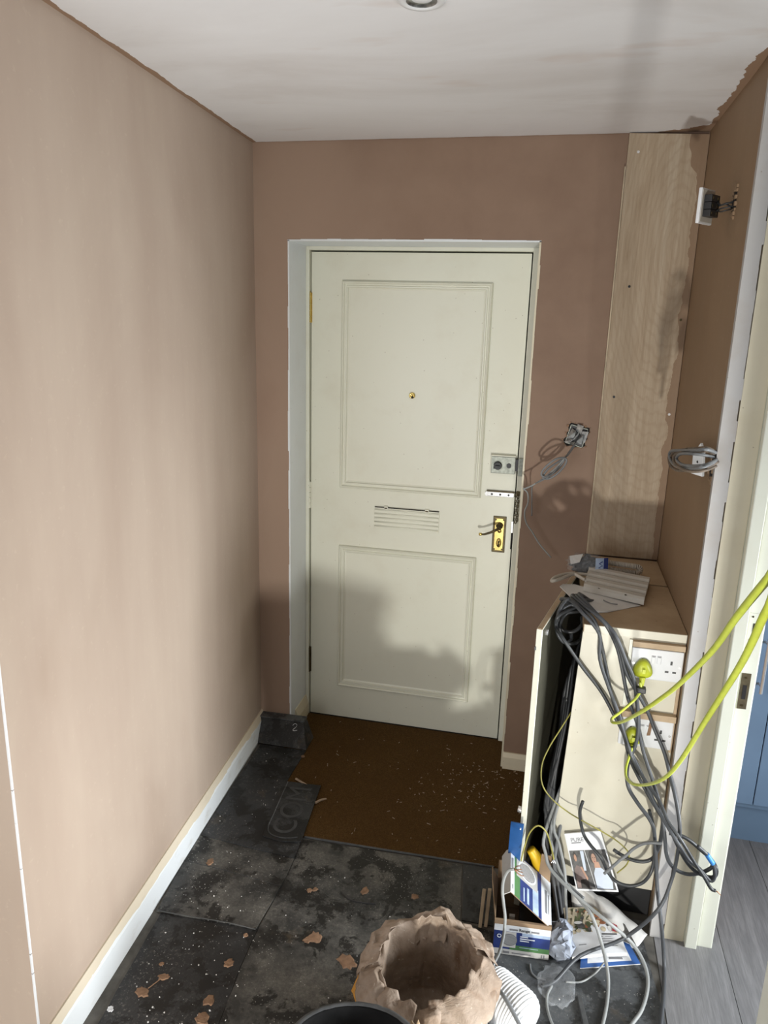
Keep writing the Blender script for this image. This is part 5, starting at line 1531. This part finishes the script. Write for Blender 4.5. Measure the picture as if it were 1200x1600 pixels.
mg = thing('propped_magazine', 'glossy magazine with two portrait photographs propped against the cupboard front', 'magazine')
m0, m1, m2, m3 = Vector((1.297, -.735, .098)), Vector((1.414, -.742, .124)), Vector((1.349, -.7010, .289)), Vector((1.2475, -.7000, .258))
def mp_(u, v, d=0.0):
    p = m0.lerp(m1, u).lerp(m3.lerp(m2, u), v)
    nrm = (m1 - m0).cross(m3 - m0).normalized()
    if nrm.y > 0:
        nrm = -nrm
    return p + nrm * d
def mpoly(pts, d, name, mat, par, t=.0003):
    a = [mp_(u, v, d) for u, v in pts]
    return MB().hexa(a, [mp_(u, v, d + t) for u, v in pts]).build(name, mat, par)
mpoly([(0, 0), (1, 0), (1, 1), (0, 1)], -.006, 'pages', 'paper_bright', mg, .0052)
cv = mpoly([(0, 0), (1, 0), (1, 1), (0, 1)], -.0008, 'cover', 'paper_bright', mg, .0008)
lettering('title', 'PURE', 'ink_grey', cv, mp_(.13, .855, .0003), mp_(1, .855) - mp_(0, .855), mp_(.2, 1) - mp_(.2, 0), .0165, .0001)
mpoly([(.14, .825), (.40, .825), (.40, .84), (.14, .84)], .0001, 'subtitle', 'ink_grey', cv)
lp_ = mpoly([(.03, .03), (.485, .03), (.425, .70), (.03, .70)], .0001, 'left_photo', 'photo_dark', cv)
rp_ = mpoly([(.50, .03), (.97, .03), (.97, .70), (.44, .70)], .0001, 'right_photo', 'photo_dark', cv)
def ell(cu, cv_, ru, rv, n=18):
    return [(cu + ru * math.cos(2 * PI * k / n), cv_ + rv * math.sin(2 * PI * k / n)) for k in range(n)]
# left picture: a seated figure by bright curtains
mpoly([(.30, .35), (.36, .35), (.40, .69), (.31, .69)], .0004, 'curtain', 'photo_blue', lp_)
mpoly([(.05, .05), (.36, .05), (.30, .30), (.22, .42), (.14, .45), (.07, .38)], .0004, 'sitter_dress', 'photo_mauve', lp_)
mpoly(ell(.145, .60, .050, .085), .0006, 'sitter_hair', 'hair', lp_)
mpoly(ell(.150, .575, .034, .062), .0008, 'sitter_face', 'skin_a', lp_)
mpoly([(.22, .42), (.27, .42), (.36, .22), (.33, .18)], .0007, 'sitter_arm', 'skin_a', lp_)
mpoly([(.14, .05), (.34, .05), (.36, .17), (.30, .21), (.16, .19)], .0007, 'dark_seat', 'hair', lp_)
# right picture: a head and shoulders in a pale top
mpoly(ell(.605, .585, .100, .115), .0004, 'model_hair', 'hair', rp_)
mpoly([(.52, .05), (.90, .05), (.93, .16), (.84, .33), (.74, .40), (.60, .40), (.53, .30)], .0005, 'model_top', 'photo_blue', rp_)
mpoly([(.585, .40), (.74, .40), (.72, .50), (.61, .50)], .0007, 'model_neck', 'skin_a', rp_)
mpoly(ell(.622, .553, .058, .088), .0009, 'model_face', 'skin_a', rp_)
for cu in (.598, .652):
    mpoly(ell(cu, .575, .012, .008, 8), .0012, 'model_eye', 'hair', rp_)
mpoly(ell(.626, .505, .018, .008, 8), .0012, 'model_mouth', 'red_print', rp_)
mpoly(ell(.625, .545, .006, .018, 8), .0012, 'model_nose', 'photo_mauve', rp_)

def floor_mag(name, label, q, z, t, mat, tilt=0.0):
    """q: four floor corners (front-left, front-right, back-right, back-left)"""
    o = thing(name, label, 'magazine', 'magazines on the floor by the cupboard')
    def fp_(u, v, d=0.0):
        a = Vector((q[0][0], q[0][1], 0)).lerp(Vector((q[1][0], q[1][1], 0)), u)
        c_ = Vector((q[3][0], q[3][1], 0)).lerp(Vector((q[2][0], q[2][1], 0)), u)
        p = a.lerp(c_, v)
        p.z = z + tilt * v + d + .004 * math.sin(u * PI) * (1 - v) * (t > .008)
        return p
    def poly(pts, d, nm, mt, par, tt=.0003):
        return MB().hexa([fp_(u, v, d) for u, v in pts], [fp_(u, v, d + tt) for u, v in pts]).build(nm, mt, par)
    poly([(0, 0), (.5, 0), (1, 0), (1, 1), (.5, 1), (0, 1)], 0, 'pages', 'paper', o, t)
    c_ = poly([(0, 0), (.5, 0), (1, 0), (1, 1), (.5, 1), (0, 1)], t, 'cover', mat, o, .0006)
    return o, c_, poly, t + .0006
q = [(1.310, -.925), (1.476, -.868), (1.402, -.690), (1.330, -.700)]
o, c_, poly, d = floor_mag('floor_magazine', 'blue bordered leaflet underneath the other magazines on the floor', q, .0035, .0030, 'blue_cover', .012)
poly([(.12, .06), (.88, .06), (.86, .92), (.14, .92)], d, 'white_page', 'paper_bright', c_)
poly([(.50, .10), (.74, .085), (.74, .12), (.50, .14)], d + .0003, 'print_line', 'ink_grey', c_)
q = [(1.288, -.908), (1.440, -.855), (1.402, -.705), (1.262, -.745)]
o, c_, poly, d = floor_mag('floor_magazine', 'topmost floor magazine with a food photograph on a white cover', q, .0120, .0100, 'paper_bright', .014)
ph = poly([(.0, .42), (.35, .46), (.70, .44), (1, .40), (1, 1), (0, 1)], d, 'food_photo', 'food_b', c_)
random.seed(17)
for k in range(64):
    u, v = random.uniform(.05, .93), random.uniform(.48, .95)
    mt = random.choice(['food_a', 'food_a', 'food_c', 'food_b', 'photo_dark', 'paper', 'food_a'] if u < .5 else ['food_b', 'food_c', 'paper', 'food_b', 'photo_dark', 'food_c'])
    poly(ell(u, v, random.uniform(.03, .09), random.uniform(.02, .07), 9), d + .0004 + .00004 * k, 'food_piece', mt, ph, .0002)
for (u0, v0, u1, v1) in ((.20, .60, .36, .96), (.10, .62, .22, .95), (.30, .58, .46, .90)):
    poly([(u0, v0), (u0 + .045, v0), (u1 + .03, v1), (u1 - .02, v1)], d + .0024, 'leek', random.choice(['food_a', 'food_b']), ph)
poly([(.86, .44), (.98, .42), (.99, .66), (.90, .64)], d + .0024, 'red_patch', 'red_print', ph)
for k in range(5):
    v = .14 + .05 * k
    poly([(.58, v), (.58 + random.uniform(.12, .34), v), (.9, v + .012), (.58, v + .012)][:2] + [(.58 + .28, v + .014), (.58, v + .014)], d + .0002, 'print_line', 'ink_grey', c_)
poly([(.64, .385), (.93, .375), (.93, .402), (.64, .412)], d + .0004, 'print_line', 'ink', c_)
poly([(.16, .20), (.30, .20), (.30, .215), (.16, .215)], d + .0002, 'print_line', 'ink_grey', c_)
q = [(1.402, -.800), (1.470, -.822), (1.440, -.760), (1.395, -.735)]
o, c_, poly, d = floor_mag('floor_magazine', 'dark red printed leaflet edge between the magazines and the white wrapper', q, .0170, .0012, 'photo_dark', .014)
poly([(.1, .5), (.6, .5), (.6, .9), (.1, .9)], d, 'red_patch', 'red_print', c_)

tag(jit(crumple(1.256, -.885, .050, .034, .056, .048, .14, 2.4, 21, 20, 11), .011, 5, .004).build('grey_cloth', 'cloth', None, False, crease=.6), 'crumpled grey blue cloth on the floor between the fan box and magazines', 'cloth')
tag(crumple(1.247, -1.000, .009, .050, .066, .008, .16, 2.0, 33, 48, 20).build('clear_bag', 'film', None, True), 'flattened clear plastic bag on the floor beside the ribbed ducting', 'bag')
random.seed(41)
tag(MB().hexa([(1.298, -1.020, .0030), (1.312, -1.020, .0030), (1.330, -1.120, .0030), (1.314, -1.120, .0030)], [(1.299, -1.020, .013), (1.311, -1.020, .013), (1.329, -1.120, .013), (1.315, -1.120, .013)]).build('wood_offcut', 'grey_wood', None, bevel=.0015), 'short dark grey wood offcut on the floor sheet before the magazines', 'offcut')

# ------------------------------------------------------------------ splats, slivers and crumbs
def blob(name, mat, label, cat, x, y, z, r, seed, h=.0030, group=None, stretch=1.0, ang=0.0):
    random.seed(seed)
    n = 18
    o_, i_ = [], []
    for k in range(n):
        a = 2 * PI * k / n
        f = random.uniform(.72, 1.18)
        u, v = r * f * math.cos(a) * stretch, r * f * math.sin(a)
        du, dv_ = u * math.cos(ang) - v * math.sin(ang), u * math.sin(ang) + v * math.cos(ang)
        o_.append((x + du, y + dv_, z))
        i_.append((x + du * .84, y + dv_ * .84, z + h * random.uniform(.6, 1.2)))
    return tag(MB().hexa(o_, i_).build(name, mat), label, cat, group)
GSP = 'dried plaster splats on the black floor sheets'
SP = [
    (.565, -1.003, .0032, .021, 'large round brown plaster splat in the middle of the black sheet'),
    (.548, -1.018, .0032, .011, 'small plaster splat touching the large round one in the middle'),
    (.141, -.800, .0070, .011, 'brown plaster splat near the left skirting on the scuffed sheet'),
    (.370, -1.046, .0032, .007, 'small plaster splat just below the cut sheet edge'),
    (.182, -1.287, .0032, .016, 'brown plaster splat at the lower left, larger of a joined pair'),
    (.212, -1.231, .0032, .011, 'brown plaster splat at the lower left, smaller of a joined pair'),
    (.363, -1.146, .0032, .015, 'crumbly plaster splat left of the large round one'),
    (.360, -1.268, .0032, .014, 'rough plaster splat below the crumbly one near the bottom'),
    (.368, -1.320, .0032, .016, 'pointed plaster splat at the bottom edge of the left sheets'),
    (.493, -.834, .0032, .009, 'small plaster splat on the sheet below the coir mat edge'),
    (.508, -.826, .0032, .008, 'small plaster splat beside its twin below the coir mat edge'),
    (.660, -.791, .0032, .012, 'faint plaster splat below the middle of the coir mat edge'),
    (.816, -.777, .0032, .012, 'angular plaster splat behind the brown paper sack'),
    (.676, -1.062, .0032, .023, 'wide thin plaster splat left of the brown paper sack'),
    (.186, -1.195, .0032, .006, 'tiny plaster splat above the joined pair at the lower left'),
    (.238, -.150, .0102, .008, 'light brown plaster chip beside the black corner block'),
]
for i, (x, y, z, r, lab) in enumerate(SP):
    blob('plaster_splat', 'splat', lab, 'splat', x, y, z, r, 50 + i, .0028, GSP, 1.0 + .25 * (i % 3), i * .7)
tag(MB().tube([(.190, -1.275, .0042), (.20, -1.255, .0042), (.208, -1.238, .0042)], .0014, 6, 3).build('plaster_dribble', 'splat'), 'thin plaster dribble joining the pair of splats at the lower left', 'dribble', GSP)
tag(MB().tube([(.590, -.815, .0040), (.62, -.838, .0042), (.66, -.842, .0042), (.705, -.836, .0040)], .0022, 6, 4).build('rubber_sliver', 'black_plastic'), 'curved black rubber sliver on the middle sheet', 'sliver')
GSL = 'pale wood slivers on the edge of the coir mat'
for pts, lab in (([(.262, -.305, .0135), (.292, -.320, .0125), (.322, -.332, .0115)], 'pale wood sliver above the doormat offcut'), ([(.379, -.425, .0120), (.395, -.400, .0110), (.410, -.388, .0090)], 'pale wood sliver poking out right of the doormat offcut')):
    m = MB().tube(pts, .0046, 5, 3, lambda t: 1 - .35 * t)
    tag(m.build('wood_sliver', 'shaving'), lab, 'sliver', GSL)
blob('paint_flake', 'white_plastic', 'white paint flake beside the left skirting at the lower left', 'flake', .128, -1.352, .001, .010, 77, .004)

b = MB()
random.seed(61)
for k in range(190):
    if random.random() < .55:
        x, y = random.gauss(.93, .12), random.gauss(-.13, .10)
    else:
        x, y = random.uniform(.25, 1.2), random.uniform(-.57, .16)
    if not in_mat(x, y) or (x < .41 and y < -.30):
        continue
    a, L, t = random.uniform(0, PI), random.uniform(.0012, .0045) * random.choice((1, 1, 1, 2)), random.uniform(.0005, .0011)
    dx, dy = math.cos(a), math.sin(a)
    z = .0085
    b.hexa([(x - dx * L - dy * t, y - dy * L + dx * t, z), (x + dx * L - dy * t, y + dy * L + dx * t, z), (x + dx * L + dy * t, y + dy * L - dx * t, z), (x - dx * L + dy * t, y - dy * L - dx * t, z)],
           [(x - dx * L - dy * t, y - dy * L + dx * t, z + .0012), (x + dx * L - dy * t, y + dy * L + dx * t, z + .0022), (x + dx * L + dy * t, y + dy * L - dx * t, z + .0022), (x - dx * L + dy * t, y - dy * L - dx * t, z + .0012)])
tag(b.build('wood_shavings', 'shaving'), 'fine pale wood shavings scattered over the brown coir mat', 'shavings', kind='stuff')
b = MB()
for k in range(330):
    reg = random.random()
    if reg < .45:
        x, y, z = random.uniform(.13, .44), random.uniform(-1.50, -1.04), .0030
    elif reg < .62:
        x, y, z = random.uniform(.08, .38), random.uniform(-1.0, -.70), .0068
    elif reg < .72:
        x, y, z = random.uniform(.06, .23), random.uniform(-.62, -.14), .0100
    elif reg < .86:
        x, y, z = random.uniform(.45, 1.0), random.uniform(-1.2, -.62), .0031
    else:
        x, y, z = random.uniform(1.20, 1.50), random.uniform(-1.25, -.93), .0028
    s = random.choice([.0008, .0010, .0012, .0012, .0016, .0024]) * random.uniform(.7, 1.2)
    a = random.uniform(0, PI)
    dx, dy = math.cos(a) * s, math.sin(a) * s
    e_ = random.uniform(.5, 1.4)
    q = [(x - dx, y - dy), (x + dy * e_, y - dx * e_), (x + dx, y + dy), (x - dy * e_, y + dx * e_)]
    b.hexa([(p[0], p[1], z - .0002) for p in q], [(x + (p[0] - x) * .7, y + (p[1] - y) * .7, z + s * .7) for p in q])
tag(b.build('plaster_crumbs', 'paper'), 'tiny white plaster crumbs scattered over the black floor sheets', 'crumbs', kind='stuff')

# ------------------------------------------------------------------ put each empty at the base of its thing
bpy.context.view_layer.update()
for o in list(COL.objects):
    if o.type != 'EMPTY' or o.parent:
        continue
    lo, hi = Vector((1e9,) * 3), Vector((-1e9,) * 3)
    stack = list(o.children)
    while stack:
        c_ = stack.pop()
        stack += list(c_.children)
        if c_.type == 'MESH':
            for v in c_.data.vertices:
                for i in range(3):
                    lo[i] = min(lo[i], v.co[i])
                    hi[i] = max(hi[i], v.co[i])
    base = Vector(((lo.x + hi.x) / 2, (lo.y + hi.y) / 2, lo.z))
    o.location = base
    for c_ in o.children:
        c_.matrix_parent_inverse = Matrix.Translation(-base)
bpy.context.view_layer.update()
